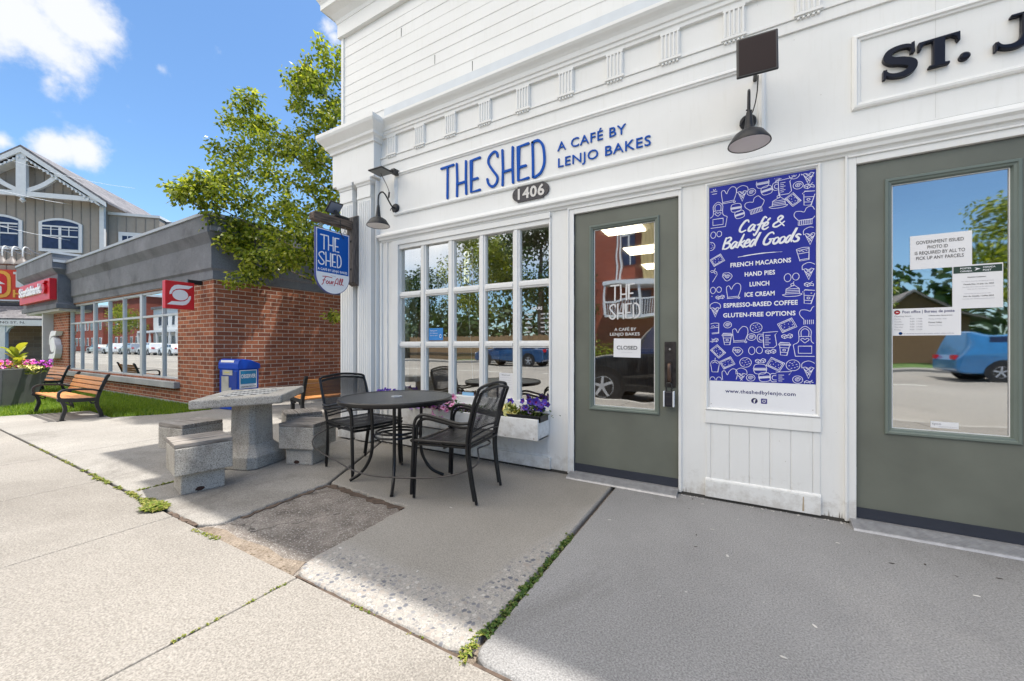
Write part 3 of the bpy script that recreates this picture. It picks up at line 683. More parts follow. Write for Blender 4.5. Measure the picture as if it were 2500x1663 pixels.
# the grid window
def win_frame():
    f = MB()
    f.box(-3.125, -3.034, -.022, .02, .50, 2.105); f.box(-1.328, -1.312, -.012, .02, .50, 2.105)
    f.box(-3.125, -1.312, -.0205, .02, 2.076, 2.125); f.box(-3.034, -1.328, -.008, .03, 2.034, 2.0755)
    f.box(-3.034, -1.328, -.006, .03, .50, .562); f.box(-3.05, -3.03, .02, .09, .55, 2.05); f.box(-1.33, -1.31, .02, .09, .55, 2.05); f.box(-3.05, -1.31, .021, .09, 2.034, 2.05); f.box(-3.05, -1.31, .031, .09, .55, .562)
    return f
wf = win_frame().build('window_frame', WHITE, shop, bevel=.003)
m = MB()
for x in (-2.709, -2.357, -1.999, -1.644):
    m.box(x-.034, x+.034, .006, .050, .562, 2.034); m.box(x-.017, x+.017, -.004, .006, .562, 2.034)
for z in (1.558, 1.043):
    for a, b in zip((-3.03, -2.675, -2.323, -1.965, -1.61), (-2.743, -2.391, -2.033, -1.678, -1.33)): m.box(a, b, .008, .050, z-.030, z+.030); m.box(a, b, -.002, .008, z-.015, z+.015)
m.build('muntin_grid', WHITE, wf, bevel=.002)
MB().box(-3.04, -1.32, .030, .034, .556, 2.04).build('window_glass', GLASS, wf)
# low boarded panel under the window and the poster panel
def beadboard(x0, x1, z0, z1, grooves, y=-.004):
    b = MB(); xs = [x0]+grooves+[x1]
    for a, q in zip(xs, xs[1:]): b.box(a+.0018, q-.0018, y, .0, z0, z1)
    return b
bb = beadboard(-3.03, -1.33, .12, .50, [-3.03+.112*i for i in range(1, 15)]).build('beadboard', WHITE, shop, bevel=.002)
c = MB(); c.box(-3.25, -1.312, -.022, 0, .018, .115); c.box(-3.03, -1.33, -.012, 0, .115, .128); c.build('base_rail', WHITE, shop, bevel=.004)
beadboard(-.172, .443, .13, .515, [-.142, -.033, .079, .189, .297, .405]).build('beadboard', WHITE, shop, bevel=.002)
c = MB(); c.box(-.176, .444, -.016, 0, .018, .128); c.prism([(-.016, .128), (-.010, .142), (0, .142), (0, .128)], -.176, .444, lambda u, v, w_: (w_, u, v)); c.build('base_rail', WHITE, shop, bevel=.003)
MB().box(-.176, .444, -.014, 0, .512, .598).build('panel_rail', WHITE, shop, bevel=.003)
c = MB(); frame_rect(c, -.174, .442, .600, 2.118, [(0, 0), (0, .016), (.006, .02), (.012, .018), (.016, .010), (.021, .010), (.0215, 0)]); c.build('poster_frame', WHITE, shop)
st = MB(); st.add([(.352, -.0165, .03), (.362, -.0165, .03), (.361, -.0165, .115), (.356, -.0165, .118)], [(0, 1, 2, 3)]); st.build('rust_stain', plain('rust', (.42, .34, .24), .9), shop)
r = random.Random(8)                               # split paint at the feet of the posts
for i in range(20):
    x = r.choice([r.uniform(-1.30, -1.17), r.uniform(.455, .58), r.uniform(.455, .58), r.uniform(-.315, -.19)]); h = r.uniform(.015, .06)
    MB().add([(x, -.0008, .012), (x+.0035, -.0008, .012), (x+.001, -.0008, .012+h)], [(0, 1, 2)]).build('paint_split', bpy.data.materials.get('bare_wood') or plain('bare_wood', (.16, .14, .12), .9), shop)
# door openings
def casing(x0, x1):
    f = MB()
    f.box(x0-.052, x0, -.010, 0, .014, 2.122); f.box(x1, x1+.020, -.010, 0, .014, 2.122); f.box(x0, x1, -.0095, 0, 2.076, 2.122)
    f.box(x0-.052, x0-.040, -.018, -.010, .014, 2.128); f.box(x0-.0395, x1+.020, -.0185, -.0095, 2.116, 2.128)
    f.box(x0-.012, x0, -.006, .12, .014, 2.076); f.box(x1, x1+.012, -.006, .12, .014, 2.076); f.box(x0, x1, -.005, .12, 2.0762, 2.09)
    return f
def door(x0, x1, lx0, lx1, plate):
    casing(x0, x1).build('door_casing', WHITE, shop, bevel=.002)
    gx0, gx1 = lx0+.042, lx1-.028
    a, b_ = x0+.003, x1-.004
    y0, y1 = .012, .056
    # one continuous slab with a lite opening
    V = []; F = []
    out = [(a, .066), (b_, .066), (b_, 2.071), (a, 2.071)]; inn = [(lx0+.02, .553), (lx1-.02, .553), (lx1-.02, 1.945), (lx0+.02, 1.945)]
    for y in (y0, y1): V += [(u, y, v) for u, v in out] + [(u, y, v) for u, v in inn]
    for k in range(4):
        j = (k+1) % 4; F += [(k, j, 4+j, 4+k), (8+k, 12+k, 12+j, 8+j), (k, 8+k, 8+j, j), (4+k, 4+j, 12+j, 12+k)]
    d = MB(); d.add(V, F); dr = d.build('door', GREEN, shop)
    m = MB(); frame_rect(m, lx0, lx1, .534, 1.965, [(0, 0), (0, .008), (.004, .012), (.014, .012), (.018, .006), (.028, .004), (.034, -.012)], y0); m.build('lite_moulding', GREEN2, dr)
    MB().box(lx0+.030, lx1-.026, .030, .034, .560, 1.932).build('door_glass', GLASSD, dr)
    g = MB(); frame_rect(g, lx0+.033, lx1-.033, .567, 1.932, [(0, .0), (0, .004), (.005, .004), (.005, .0)], .028); g.build('glass_gasket', plain('white_gasket', (.7, .7, .7), .5), dr)
    MB().box(a, b_, y0-.006, y0+.03, .038, .098).build('door_sweep', plain('dark_blue_sweep', (.03, .035, .05), .4), dr)
    for z in (1.87, 1.37, .86, .28):
        h = MB(); h.box(x0-.012, x0+.002, y0-.016, y0-.008, z-.05, z+.05); h.lathe([(.005, -.052), (.005, .052)], 8, (x0-.003, y0-.014, z)); h.build('hinge', plain('painted_hinge', (.45, .45, .42), .4, .4), dr)
    if plate:
        p0, p1 = plate
        q = MB(); q.box(p0, p1, y0-.008, y0, .737, 1.058); hp = q.build('handle_plate', plain('worn_bronze', (.045, .040, .040), .45, .6, var=.4, scale=25), dr, bevel=.002)
        k = MB(); xm = (p0+p1)/2-.002; k.tube(smooth_pts([(xm, y0-.008, .905), (xm, y0-.035, .90), (xm, y0-.045, .86), (xm, y0-.042, .80), (xm, y0-.03, .775), (xm, y0-.008, .772)], 5), .013, 8, flat=.5)
        k.build('door_pull', plain('brown_bronze', (.10, .065, .05), .4, .7), hp, smooth=True)
        k = MB(); k.lathe([(.0, .004), (.007, .003), (.0085, -.002)], 14, M=Matrix.Translation((xm, y0-.009, 1.005)) @ Matrix.Rotation(R(90), 4, 'X')); k.build('lock_cylinder', STEEL, hp, smooth=True)
    t = MB(); t.prism([(-.105, .0), (-.098, .010), (-.02, .034), (.012, .036), (.10, .036), (.10, .0)], x0-.03, x1-.002, lambda u, v, w_: (w_, u, v))
    for k in range(7): t.box(x0-.028, x1-.004, -.090+k*.011, -.086+k*.011, .010+k*.0033, .0165+k*.0033)
    t.build('threshold', ALU, shop)
    return dr
door1 = door(-1.112, -.343, -.990, -.472, (-.436, -.361)); door2 = door(.605, 1.387, .730, 1.241, (1.295, 1.37))
# rooms behind the glass
def room(x0, x1, y1, wallc, z1=2.62):
    m = MB(); m.box(x0, x1, y1, y1+.05, .0, z1); m.box(x0-.05, x0, .155, y1, 0, z1); m.box(x1, x1+.05, .155, y1, 0, z1)
    m.build('inner_wall', wallc, shop)
    MB().box(x0, x1, .16, y1, .02, .05).build('inner_floor', plain('dark_floor_boards', (.10, .075, .055), .5), shop)
    MB().box(x0, x1, .16, y1, z1, z1+.05).build('inner_ceiling', plain('ceiling_white', (.6, .58, .54), .8), shop)
room(-3.75, .35, 6.6, plain('shop_wall_tan', (.34, .28, .20), .8, var=.2, scale=2)); room(.48, 2.6, 3.4, plain('post_wall_tan', (.42, .34, .18), .8, var=.2, scale=2))
LITP = emit('lit_ceiling_panel', (1, .86, .64), 3.2)
for (x, y) in ((-1.58, 2.08), (-1.58, 3.45), (-1.58, 4.9)):
    l = MB(); l.box(x, x+.52, y, y+.52, 2.60, 2.618); l.build('ceiling_light_panel', LITP, shop)
# ------------------------------------------------------------------ lettering and signs on the shopfront
F0 = FRONT(0)
sg = thing('wall_lettering', 'tall hand-drawn blue raised letters above the grid window', 'lettering', (-1.92, 0, 2.44))
SHED = [('T', -2.466, -2.316, 2.443, 2.745), ('H', -2.279, -2.168, 2.441, 2.745), ('E', -2.113, -2.014, 2.443, 2.742), ('S', -1.934, -1.826, 2.451, 2.755), ('H', -1.776, -1.668, 2.441, 2.748), ('E', -1.617, -1.518, 2.445, 2.742), ('D', -1.480, -1.371, 2.443, 2.745)]
for ch, a, b_, z0, z1 in SHED:
    m = MB(); hand(m, ch, a, b_, z0, z1, .0205, F0, .002, .012); m.build('raised_letter', BLUE2, sg, world=True)
sg = thing('wall_lettering', 'two lines of small blue capitals to the right of the tall blue letters', 'lettering', (-.9, 0, 2.47))
for a_ in (('A CAFÉ BY', -1.254, -.705, 2.610, .0705), ('LENJO BAKES', -1.248, -.527, 2.477, .0715)):
    m = MB(); text(m, *a_, F0, .001, .008, .002, spacing=1.08); m.build('line_of_capitals', BLUE2, sg, world=True)
pq = thing('number_plaque', 'dark oval-ended house number plaque 1406 over the window', 'plaque', (-1.498, 0, 2.32))
pts = []
x0, x1, z0, z1 = -1.672, -1.324, 2.258, 2.392
zc, hh = (z0+z1)/2, (z1-z0)/2
poly = [(x0+.05, z0), (x1-.05, z0), (x1-.05, z0+.012)] + [(x1-.05+.05*math.cos(a), zc+(hh-.012)*math.sin(a)) for a in [R(q) for q in (-70, -45, -20, 0, 20, 45, 70)]] + [(x1-.05, z1-.012), (x1-.05, z1), (x0+.05, z1), (x0+.05, z1-.012)] + [(x0+.05-.05*math.cos(a), zc+(hh-.012)*math.sin(a)) for a in [R(q) for q in (70, 45, 20, 0, -20, -45, -70)]] + [(x0+.05, z0+.012)]
MB().prism(poly, .001, .014, F0).build('plate', plain('plaque_charcoal', (.035, .033, .042), .45), pq, world=True, bevel=.002)
m = MB(); text(m, '1406', -1.615, -1.366, 2.281, .086, F0, .0145, .004, .024, spacing=1.08); m.build('numerals', plain('plaque_numeral', (.62, .60, .58), .4), pq, world=True)
m = MB()
for x in (-1.652, -1.344): m.lathe([(.006, 0), (.0, -.004)], 10, M=Matrix.Translation((x, -.014, zc)) @ Matrix.Rotation(R(-90), 4, 'X'))
m.build('screw', GROOVE, pq, world=True)
# slab-serif ST. J, glossy navy
sj = thing('wall_lettering', 'big glossy navy slab-serif letters ST. J at the right end', 'lettering', (.98, 0, 2.51))
def fat(mb, pts, ws, d1=.03, k=5):
    P = sm2(pts, k); n = len(P); W = [ws[min(len(ws)-1, int(i/(n-1)*(len(ws)-1)))]*(1-(i/(n-1)*(len(ws)-1)) % 1)+ws[min(len(ws)-1, int(i/(n-1)*(len(ws)-1))+1)]*((i/(n-1)*(len(ws)-1)) % 1) for i in range(n)]
    mb.ribbon(P, W, F0, .0, d1, caps=False)
m = MB()
fat(m, [(.838, 2.640), (.822, 2.662), (.785, 2.668), (.745, 2.655), (.733, 2.627), (.755, 2.603), (.795, 2.590), (.832, 2.568), (.833, 2.538), (.808, 2.520), (.770, 2.519), (.738, 2.532), (.722, 2.556)], [.010, .018, .022, .030, .036, .040, .042, .040, .036, .030, .022, .018, .012], .028)
m.prism([(.828, 2.622), (.845, 2.622), (.843, 2.680), (.830, 2.675)], 0, .0275, F0); m.prism([(.716, 2.513), (.728, 2.513), (.733, 2.562), (.716, 2.562)], 0, .0275, F0)
m.build('raised_letter', NAVY, sj, world=True, bevel=.004)
m = MB().prism([(.917, 2.665), (.858, 2.663), (.858, 2.618), (.869, 2.618), (.875, 2.641), (.889, 2.650), (.914, 2.650), (.914, 2.527), (.897, 2.525), (.897, 2.512), (.978, 2.512), (.978, 2.525), (.960, 2.527), (.960, 2.652), (.985, 2.652), (1.0, 2.642), (1.006, 2.618), (1.016, 2.618), (1.016, 2.667)], 0, .028, F0); m.build('raised_letter', NAVY, sj, world=True, bevel=.004)
m = MB().lathe([(.021, 0), (.021, -.018), (.012, -.026), (0, -.026)], 20, M=Matrix.Translation((1.034, 0, 2.533)) @ Matrix.Rotation(R(-90), 4, 'X')); m.build('full_stop', NAVY, sj, world=True, smooth=True)
m = MB()
m.prism([(1.190, 2.660), (1.300, 2.660), (1.300, 2.674), (1.190, 2.674)], 0, .028, F0)
fat(m, [(1.247, 2.668), (1.247, 2.60), (1.245, 2.56), (1.228, 2.530), (1.195, 2.519), (1.160, 2.530), (1.144, 2.552)], [.042, .042, .042, .038, .026, .018, .012], .0284)
m.prism([(1.136, 2.512), (1.146, 2.512), (1.152, 2.558), (1.136, 2.558)], 0, .0276, F0); m.build('raised_letter', NAVY, sj, world=True, bevel=.004)

# ------------------------------------------------------------------ menu poster
po = thing('menu_poster', 'tall violet-blue Café & Baked Goods poster covered in line drawings', 'poster', (.134, 0, .62))
MB().box(-.151, .419, -.008, -.0005, .619, .797).build('white_footer', PWHITE, po, world=True)
MB().box(-.151, .419, -.0085, -.0005, .7972, 2.088).build('blue_field', POSTER, po, world=True)
DP = .0092
def cal(px, py):                                            # place on the wall from its bearing in the photograph
    th = R(29.78); c, s = math.cos(th), math.sin(th); u, v = (px-1250)/952.3, (845-py)/952.3
    dx, dy = u*c-s, u*s+c; t = 2.93/dy; return dx*t, 1.028+v*t
def pz(zx, zy): return cal(1680+zx/1.7422, 380+zy/1.7422)
ic = MB(); LW = .0031
def clip_run(pts):
    run = []; out = []
    for p in pts:
        if -.148 < p[0] < .416 and .799 < p[1] < 2.076: run.append(p)
        else:
            if len(run) > 1: out.append(run)
            run = []
    if len(run) > 1: out.append(run)
    return out
def draw(icon, zx, zy, size, rot=0.0, flip=1):
    cx, cz = pz(zx, zy); s = size*.00142; a = R(rot)
    for st in ICON[icon]:
        closed = st[0] == 'c'; pts = st[1:] if isinstance(st[0], str) else st
        if isinstance(st[0], str) and 's' in st[0] or (isinstance(st[0], str) and st[0] == 'c'): pts = sm2(pts, 4, closed)
        if closed: pts = pts+[pts[0]]
        q = [(cx+(u*flip*math.cos(a)-v*math.sin(a))*s, cz+(u*flip*math.sin(a)+v*math.cos(a))*s) for u, v in pts]
        for run in clip_run(q): ic.ribbon(run, LW, F0, DP+rnd.random()*.0004)
def circ(cx, cy, rx, ry=None, n=10, a0=0): ry = ry or rx; return ['c']+[(cx+rx*math.cos(a0+2*math.pi*i/n), cy+ry*math.sin(a0+2*math.pi*i/n)) for i in range(n)]
def box_(x0, x1, y0, y1): return [(x0, y0), (x1, y0), (x1, y1), (x0, y1), (x0, y0)]
spiral = ['s']+[(.30*(1-i/22)*math.cos(i*.62), .26*(1-i/22)*math.sin(i*.62)) for i in range(20)]
dots = lambda P, s=.02: [[(x-s, y), (x+s, y+s*.4)] for x, y in P]
ICON = {
 'mitt': [['s', (-.30, -.42), (-.36, .05), (-.36, .30), (-.22, .34), (-.10, .12), (-.02, .30), (.16, .48), (.36, .40), (.40, .10), (.26, -.36)], [(-.32, -.36), (.24, -.32)], [(-.34, -.44), (.26, -.41)], circ(.30, -.42, .05)],
 'cone': [['s', (-.30, .08), (-.28, .34), (0, .48), (.28, .34), (.30, .08), (.12, .14), (0, .06), (-.14, .13), (-.30, .08)], [(-.22, .08), (0, -.5), (.22, .08)], [(-.14, -.10), (.12, .07)], [(-.05, -.33), (.19, .0)], [(.14, -.12), (-.12, .08)], [(.06, -.32), (-.19, .02)], [(-.1, -.2), (.16, -.05)]],
 'swirl': [circ(0, 0, .46, .42, 14), spiral],
 'macaron': [['s', (-.46, .06), (-.36, .34), (0, .42), (.36, .34), (.46, .06)], ['s', (-.46, -.1), (-.34, -.36), (0, -.42), (.34, -.36), (.46, -.1)], [(-.48, .06), (.48, .08)], [(-.5, .0), (.5, .02)], [(-.48, -.05), (.48, -.04)], [(-.46, -.10), (.46, -.08)]],
 'cup': [[(-.24, .44), (.50, .50), (.36, .30), (.44, -.3), (.30, -.44), (-.18, -.44), (-.22, .42)], ['s', (-.22, .34), (-.46, .34), (-.52, .1), (-.42, -.10), (-.2, -.1)], ['s', (-.22, .24), (-.36, .24), (-.42, .1), (-.34, 0), (-.2, 0)]]+[[(-.12, .28-k*.11), (.06 if k % 2 else .14, .28-k*.11)] for k in range(6)],
 'sugar': [[(-.48, -.1), (-.2, -.24), (.0, -.12), (-.02, .1), (-.3, .2), (-.5, .08), (-.48, -.1)], [(-.5, .08), (-.22, -.02), (-.02, .1)], [(-.22, -.02), (-.2, -.24)], [(.0, -.08), (.3, -.2), (.48, -.04), (.46, .18), (.2, .28), (.02, .12)], [(.02, .12), (.28, .02), (.46, .18)], [(.28, .02), (.3, -.2)]],
 'coffee': [[(-.32, .28), (-.20, -.5), (.20, -.5), (.32, .28)], box_(-.40, .40, .28, .36), [(-.34, .36), (-.30, .48), (.30, .48), (.34, .36)], [(-.28, .08), (.28, .08)], [(-.23, -.28), (.23, -.28)], circ(0, -.1, .09, .07, 8)],
 'cake': [['s', (-.5, -.3), (-.3, -.40), (0, -.42), (.3, -.40), (.5, -.3), (.3, -.26), (-.3, -.26), (-.5, -.3)], [(-.32, -.26), (-.30, .05), (.1, .28), (.36, .05), (.38, -.24)], [(-.30, .05), (.36, .05)], [(-.3, -.06), (.36, -.06)], [(-.3, -.16), (.37, -.16)], circ(.02, .3, .08), [(.04, .36), (.1, .5)]],
 'tart': [box_(-.34, .34, -.46, .46), box_(-.26, .26, -.38, .38)]+dots([(-.15, .25), (.1, .28), (-.05, .1), (.16, .05), (-.14, -.1), (.05, -.2), (.16, -.3), (-.12, -.3)], .03),
 'apron': [['s', (-.16, .16), (-.16, .36), (0, .5), (.16, .36), (.16, .16)], ['s', (-.10, .16), (-.10, .34), (0, .42), (.10, .34), (.10, .16)], [(-.16, .16), (.16, .16)], ['s', (-.16, .16), (-.18, -.02), (-.32, -.12)], [(-.32, -.12), (-.26, -.5), (.26, -.5), (.32, -.12)], ['s', (.32, -.12), (.18, -.02), (.16, .16)], box_(-.18, .18, -.40, -.16), ['s', (0, -.06), (-.11, .05), (-.06, .1), (0, .06), (.06, .1), (.11, .05), (0, -.06)]],
 'hat': [['s', (-.30, -.22), (-.48, .05), (-.42, .26), (-.2, .26), (-.04, .2), (.06, .40), (.28, .46), (.40, .26), (.50, .1), (.42, -.08), (.30, -.22)], box_(-.30, .30, -.48, -.22)]+[[(-.24+k*.08, -.46), (-.24+k*.08, -.24)] for k in range(7)],
 'eggs': [circ(-.24, -.02, .21, .30, 12, .2), circ(.26, .02, .20, .26, 12)],
 'cookie': [circ(0, 0, .47, .45, 14)]+dots([(-.2, .2), (.1, .26), (.24, .06), (0, 0), (-.26, -.06), (.12, -.2), (-.1, -.26), (.3, -.12), (-.05, .14)], .05),
 'jar': [[(-.38, .40), (-.26, -.46), (.26, -.46), (.36, .40)], ['s', (-.38, .40), (0, .46), (.36, .40)], [(-.36, .30), (.34, .32)], [(-.34, .06), (.30, .06)], [(-.27, -.38), (.27, -.38)]]+dots([(-.2, .2), (0, .16), (.2, .2), (-.08, .24)], .05),
 'toast': [['s', (-.40, .05), (-.30, .36), (0, .38), (.2, .36), (.46, .02), (.2, -.36), (-.06, -.42), (-.3, -.1), (-.40, .05)], [(u*.8+.05, v*.8) for u, v in spiral[1:]], circ(-.22, .16, .08)],
 'smoothie': [[(-.30, .10), (-.20, -.5), (.20, -.5), (.30, .10)], [(-.36, .10), (.36, .10)], ['s', (-.32, .12), (-.2, .34), (0, .38), (.2, .34), (.32, .12)], [(.0, .38), (.02, .60)], [(-.18, .18), (0, .3), (.18, .16)]],
}
for a in [('mitt', 172, 170, 78, 0), ('cone', 230, 160, 72), ('swirl', 269, 155, 36), ('macaron', 317, 117, 52), ('macaron', 334, 147, 46, 10), ('cup', 402, 135, 72), ('swirl', 468, 126, 38), ('sugar', 520, 128, 44), ('cone', 512, 84, 78), ('coffee', 513, 180, 60, -8), ('cake', 383, 195, 68), ('tart', 446, 187, 52, 35), ('apron', 127, 252, 118), ('macaron', 204, 222, 46), ('macaron', 219, 250, 42, 10), ('hat', 283, 210, 76, 12), ('hat', 498, 255, 80), ('cone', 519, 340, 76), ('eggs', 119, 336, 50), ('cookie', 93, 387, 44), ('jar', 491, 418, 60, 6), ('cone', 513, 490, 74), ('tart', 124, 445, 54, -62), ('smoothie', 103, 510, 58, -20), ('toast', 165, 515, 46), ('eggs', 440, 517, 58), ('mitt', 192, 577, 74), ('eggs', 118, 572, 50), ('sugar', 136, 603, 36), ('cake', 442, 570, 70), ('sugar', 519, 547, 40), ('coffee', 513, 600, 58, -8), ('cone', 115, 655, 70), ('hat', 524, 678, 84), ('jar', 113, 735, 54, 6), ('swirl', 168, 720, 34), ('cookie', 289, 732, 48), ('tart', 421, 722, 62, -64), ('apron', 497, 790, 128), ('mitt', 220, 762, 78), ('coffee', 166, 780, 54), ('swirl', 269, 772, 36), ('cup', 338, 785, 76), ('sugar', 421, 769, 40), ('coffee', 409, 822, 56, -4), ('sugar', 110, 786, 36), ('tart', 127, 833, 56, 42), ('toast', 209, 833, 48), ('eggs', 286, 829, 58), ('sugar', 351, 834, 40), ('smoothie', 114, 893, 60), ('tart', 166, 882, 56, -62), ('cookie', 244, 880, 48), ('sugar', 308, 874, 40), ('macaron', 306, 908, 54), ('macaron', 325, 942, 48, 6), ('tart', 371, 888, 60, 62), ('cookie', 446, 892, 52), ('cone', 512, 910, 76), ('mitt', 175, 942, 80), ('cone', 226, 935, 70), ('swirl', 266, 945, 36), ('cup', 395, 955, 78), ('swirl', 466, 953, 38), ('eggs', 117, 955, 54), ('sugar', 519, 966, 40), ('coffee', 112, 140, 52), ('tart', 160, 112, 40, 30), ('swirl', 452, 82, 40), ('tart', 372, 92, 40, 30)]:
    draw(a[0], a[1], a[2], a[3], a[4] if len(a) > 4 else 0)
ic.build('line_drawings', LINEW, po, world=True, recalc=False)
# brush-script heading
SCRIPT = {
 'C': ([(.55, .82), (.48, .98), (.28, .92), (.06, .5), (.02, .15), (.18, .0), (.45, .12)], .62),
 'a': ([(.42, .45), (.25, .55), (.05, .3), (.04, .05), (.18, .02), (.36, .3), (.42, .5), (.38, .1), (.5, .02)], .52),
 'f': ([(.62, .98), (.48, 1.08), (.36, .8), (.18, .0), (.02, -.42), (-.08, -.30)], .44), 'f2': ([(.10, .46), (.5, .56)], 0),
 'é': ([(.04, .24), (.30, .36), (.34, .54), (.2, .58), (.04, .3), (.06, .06), (.22, .0), (.42, .14)], .46), 'é2': ([(.30, .74), (.42, .90)], 0),
 'e': ([(.04, .24), (.30, .36), (.34, .54), (.2, .58), (.04, .3), (.06, .06), (.22, .0), (.42, .14)], .40),
 '&': ([(.7, .02), (.3, .55), (.22, .8), (.36, .98), (.5, .82), (.34, .56), (.06, .3), (.06, .06), (.26, .0), (.5, .2), (.66, .42)], .7),
 'B': ([(.12, .96), (.06, .5), (.0, .0)], 0), 'B2': ([(.1, .9), (.4, .98), (.5, .78), (.28, .54), (.1, .5), (.42, .46), (.48, .2), (.25, .0), (.02, .02)], .58),
 'k': ([(.3, 1.1), (.14, .5), (.0, 0)], 0), 'k2': ([(.42, .56), (.12, .28), (.24, .2), (.42, -.04)], .44),
 'd': ([(.38, .42), (.24, .55), (.05, .3), (.04, .05), (.2, .04), (.4, .5), (.62, 1.12), (.42, .3), (.42, .02)], .52),
 'G': ([(.62, .84), (.52, .98), (.28, .9), (.06, .5), (.04, .14), (.2, .0), (.42, .1), (.5, .4), (.34, .42), (.66, .44)], .66),
 'o': ([(.28, .52), (.1, .42), (.03, .14), (.14, .0), (.32, .1), (.38, .36), (.28, .52)], .42),
 's': ([(.44, .5), (.28, .58), (.16, .44), (.34, .24), (.3, .04), (.1, .0), (0, .1)], .44),
}
hd = MB()
def script(s, x0, x1, z0, h):
    tot = sum(SCRIPT[c+'2'][1] if c+'2' in SCRIPT and SCRIPT[c][1] == 0 else SCRIPT[c][1] for c in s if c != ' ') + .34*s.count(' ')
    k = (x1-x0)/tot; x = x0; i = 0
    for c in s:
        if c == ' ': x += .34*k; continue
        adv = 0
        for key in (c, c+'2'):
            if key in SCRIPT:
                P = sm2([(x+(u+v*.16)*k, z0+v*h) for u, v in SCRIPT[key][0]], 5); n = len(P)
                hd.ribbon(P, [h*.155*(.62+.5*math.sin(math.pi*min(1, (j+1)/(n+1)))) for j in range(n)], F0, .0086, .0092+.0001*(i % 7), rise=.0006); i += 1
                adv = max(adv, SCRIPT[key][1])
        x += adv*k
script('Café', .022, .182, 1.766, .072); script('&', .202, .262, 1.772, .066)
script('Baked', -.072, .118, 1.668, .074); script('Goods', .152, .340, 1.668, .074)
hd.ribbon(sm2([(.016, 1.606), (.09, 1.613), (.17, 1.616), (.253, 1.613)], 6), [.003]*3+[.006]*9+[.004]*4+[.0015]*3, F0, .0088, .0092)
hd.build('script_heading', PWHITE, po, world=True)
for s, a, b_, z in [('FRENCH MACARONS', -.027, .298, 1.544), ('HAND PIES', .053, .216, 1.477), ('LUNCH', .080, .186, 1.411), ('ICE CREAM', .053, .214, 1.346), ('ESPRESSO-BASED COFFEE', -.066, .331, 1.282), ('GLUTEN-FREE OPTIONS', -.069, .320, 1.217)]:
    m = MB(); text(m, s, a, b_, z, .0265, F0, .0090, 0, .028, spacing=1.05); m.build('menu_line', PWHITE, po, world=True)
m = MB(); text(m, 'www.theshedbylenjo.com', -.057, .321, .722, .022, F0, .0086, 0, .018, spacing=1.08); m.build('web_address', INKB, po, world=True)
m = MB(); m.lathe([(0, 0), (.0175, 0)], 24, M=Matrix.Translation((.1065, -.0086, .678)) @ Matrix.Rotation(R(90), 4, 'X'))
rr = [(.158+sx*(.0165-.005)+.005*math.cos(R(a0+q)), .679+sz*(.0165-.005)+.005*math.sin(R(a0+q))) for sx, sz, a0 in ((1, 1, 0), (-1, 1, 90), (-1, -1, 180), (1, -1, 270)) for q in (0, 30, 60, 90)]
m.add([(u, -.0086, v) for u, v in rr], [tuple(range(len(rr)))]); m.build('social_icons', plain('violet_ink', (.055, .05, .22), .5), po, world=True)
m = MB(); text(m, 'f', .1000, .1140, .6655, .021, F0, .0092, 0, .03); m.ribbon(sm2([(.158+.0075*math.cos(a*.52), .679+.0075*math.sin(a*.52)) for a in range(12)], 2, True), .0028, F0, .0092, closed=True); m.box(.1655, .1680, -.0094, -.0091, .6865, .689); m.build('icon_marks', PWHITE, po, world=True)
m = MB()
for x, z in ((-.14, .643), (.405, .643), (-.135, 1.36), (.398, 1.345), (-.14, 2.06), (.405, 2.05)): m.lathe([(.004, 0), (0, -.003)], 8, M=Matrix.Translation((x, -.0086, z)) @ Matrix.Rotation(R(-90), 4, 'X'))
m.build('screw', STEEL, po, world=True)

# ------------------------------------------------------------------ notices and decals on the doors and in the window
def sheet_on(name, label, cat, x0, x1, z0, z1, y, lines, mat=PAPER, head=None, tilt=0.0, group=None):
    t = thing(name, label, cat, ((x0+x1)/2, y, z0), group=group); t.rotation_euler = (0, tilt, 0)
    w_, h_ = x1-x0, z1-z0
    MB().box(-w_/2, w_/2, 0, .0012, 0, h_).build('paper', mat, t)
    by = {}
    for (s, a, b_, z, cap, ink, bold) in lines:
        text(by.setdefault(ink.name, [ink, MB()])[1], s, -w_/2+a*w_, -w_/2+b_*w_, z*h_, cap*h_, F0, .0012, 0, bold)
    for ink, mb in by.values(): mb.build('printed_text', ink, t)
    return t
YD = .0275
sheet_on('closed_sign', 'white CLOSED paper taped behind the cafe door glass', 'sign', -.806, -.606, .943, 1.084, YD, [('CLOSED', .12, .88, .42, .19, INK, .012), ('sorry we missed you', .3, .7, .26, .035, INKG, 0)], tilt=R(1))
decal = thing('door_decal', 'pale hand-drawn lettering stuck on the cafe door glass', 'decal', (-.73, YD, 1.1))
F1 = FRONT(YD+.0012); FVN = plain('frosted_vinyl', (.62, .62, .62), .6)
for ch, a, b_, z0, z1 in [('T', -.826, -.765, 1.375, 1.490), ('H', -.752, -.708, 1.375, 1.490), ('E', -.692, -.652, 1.378, 1.492), ('S', -.838, -.792, 1.235, 1.345), ('H', -.775, -.731, 1.235, 1.345), ('E', -.714, -.674, 1.237, 1.345), ('D', -.660, -.614, 1.237, 1.345)]:
    m = MB(); hand(m, ch, a, b_, z0, z1, .011, F1, .0, .001); m.build('frosted_letter', FVN, decal, world=True)
for a_ in (('A CAFÉ BY', -.800, -.637, 1.143), ('LENJO BAKES', -.833, -.612, 1.107)): m = MB(); text(m, *a_, .022, F1, .001, 0, .01); m.build('frosted_line', FVN, decal, world=True)
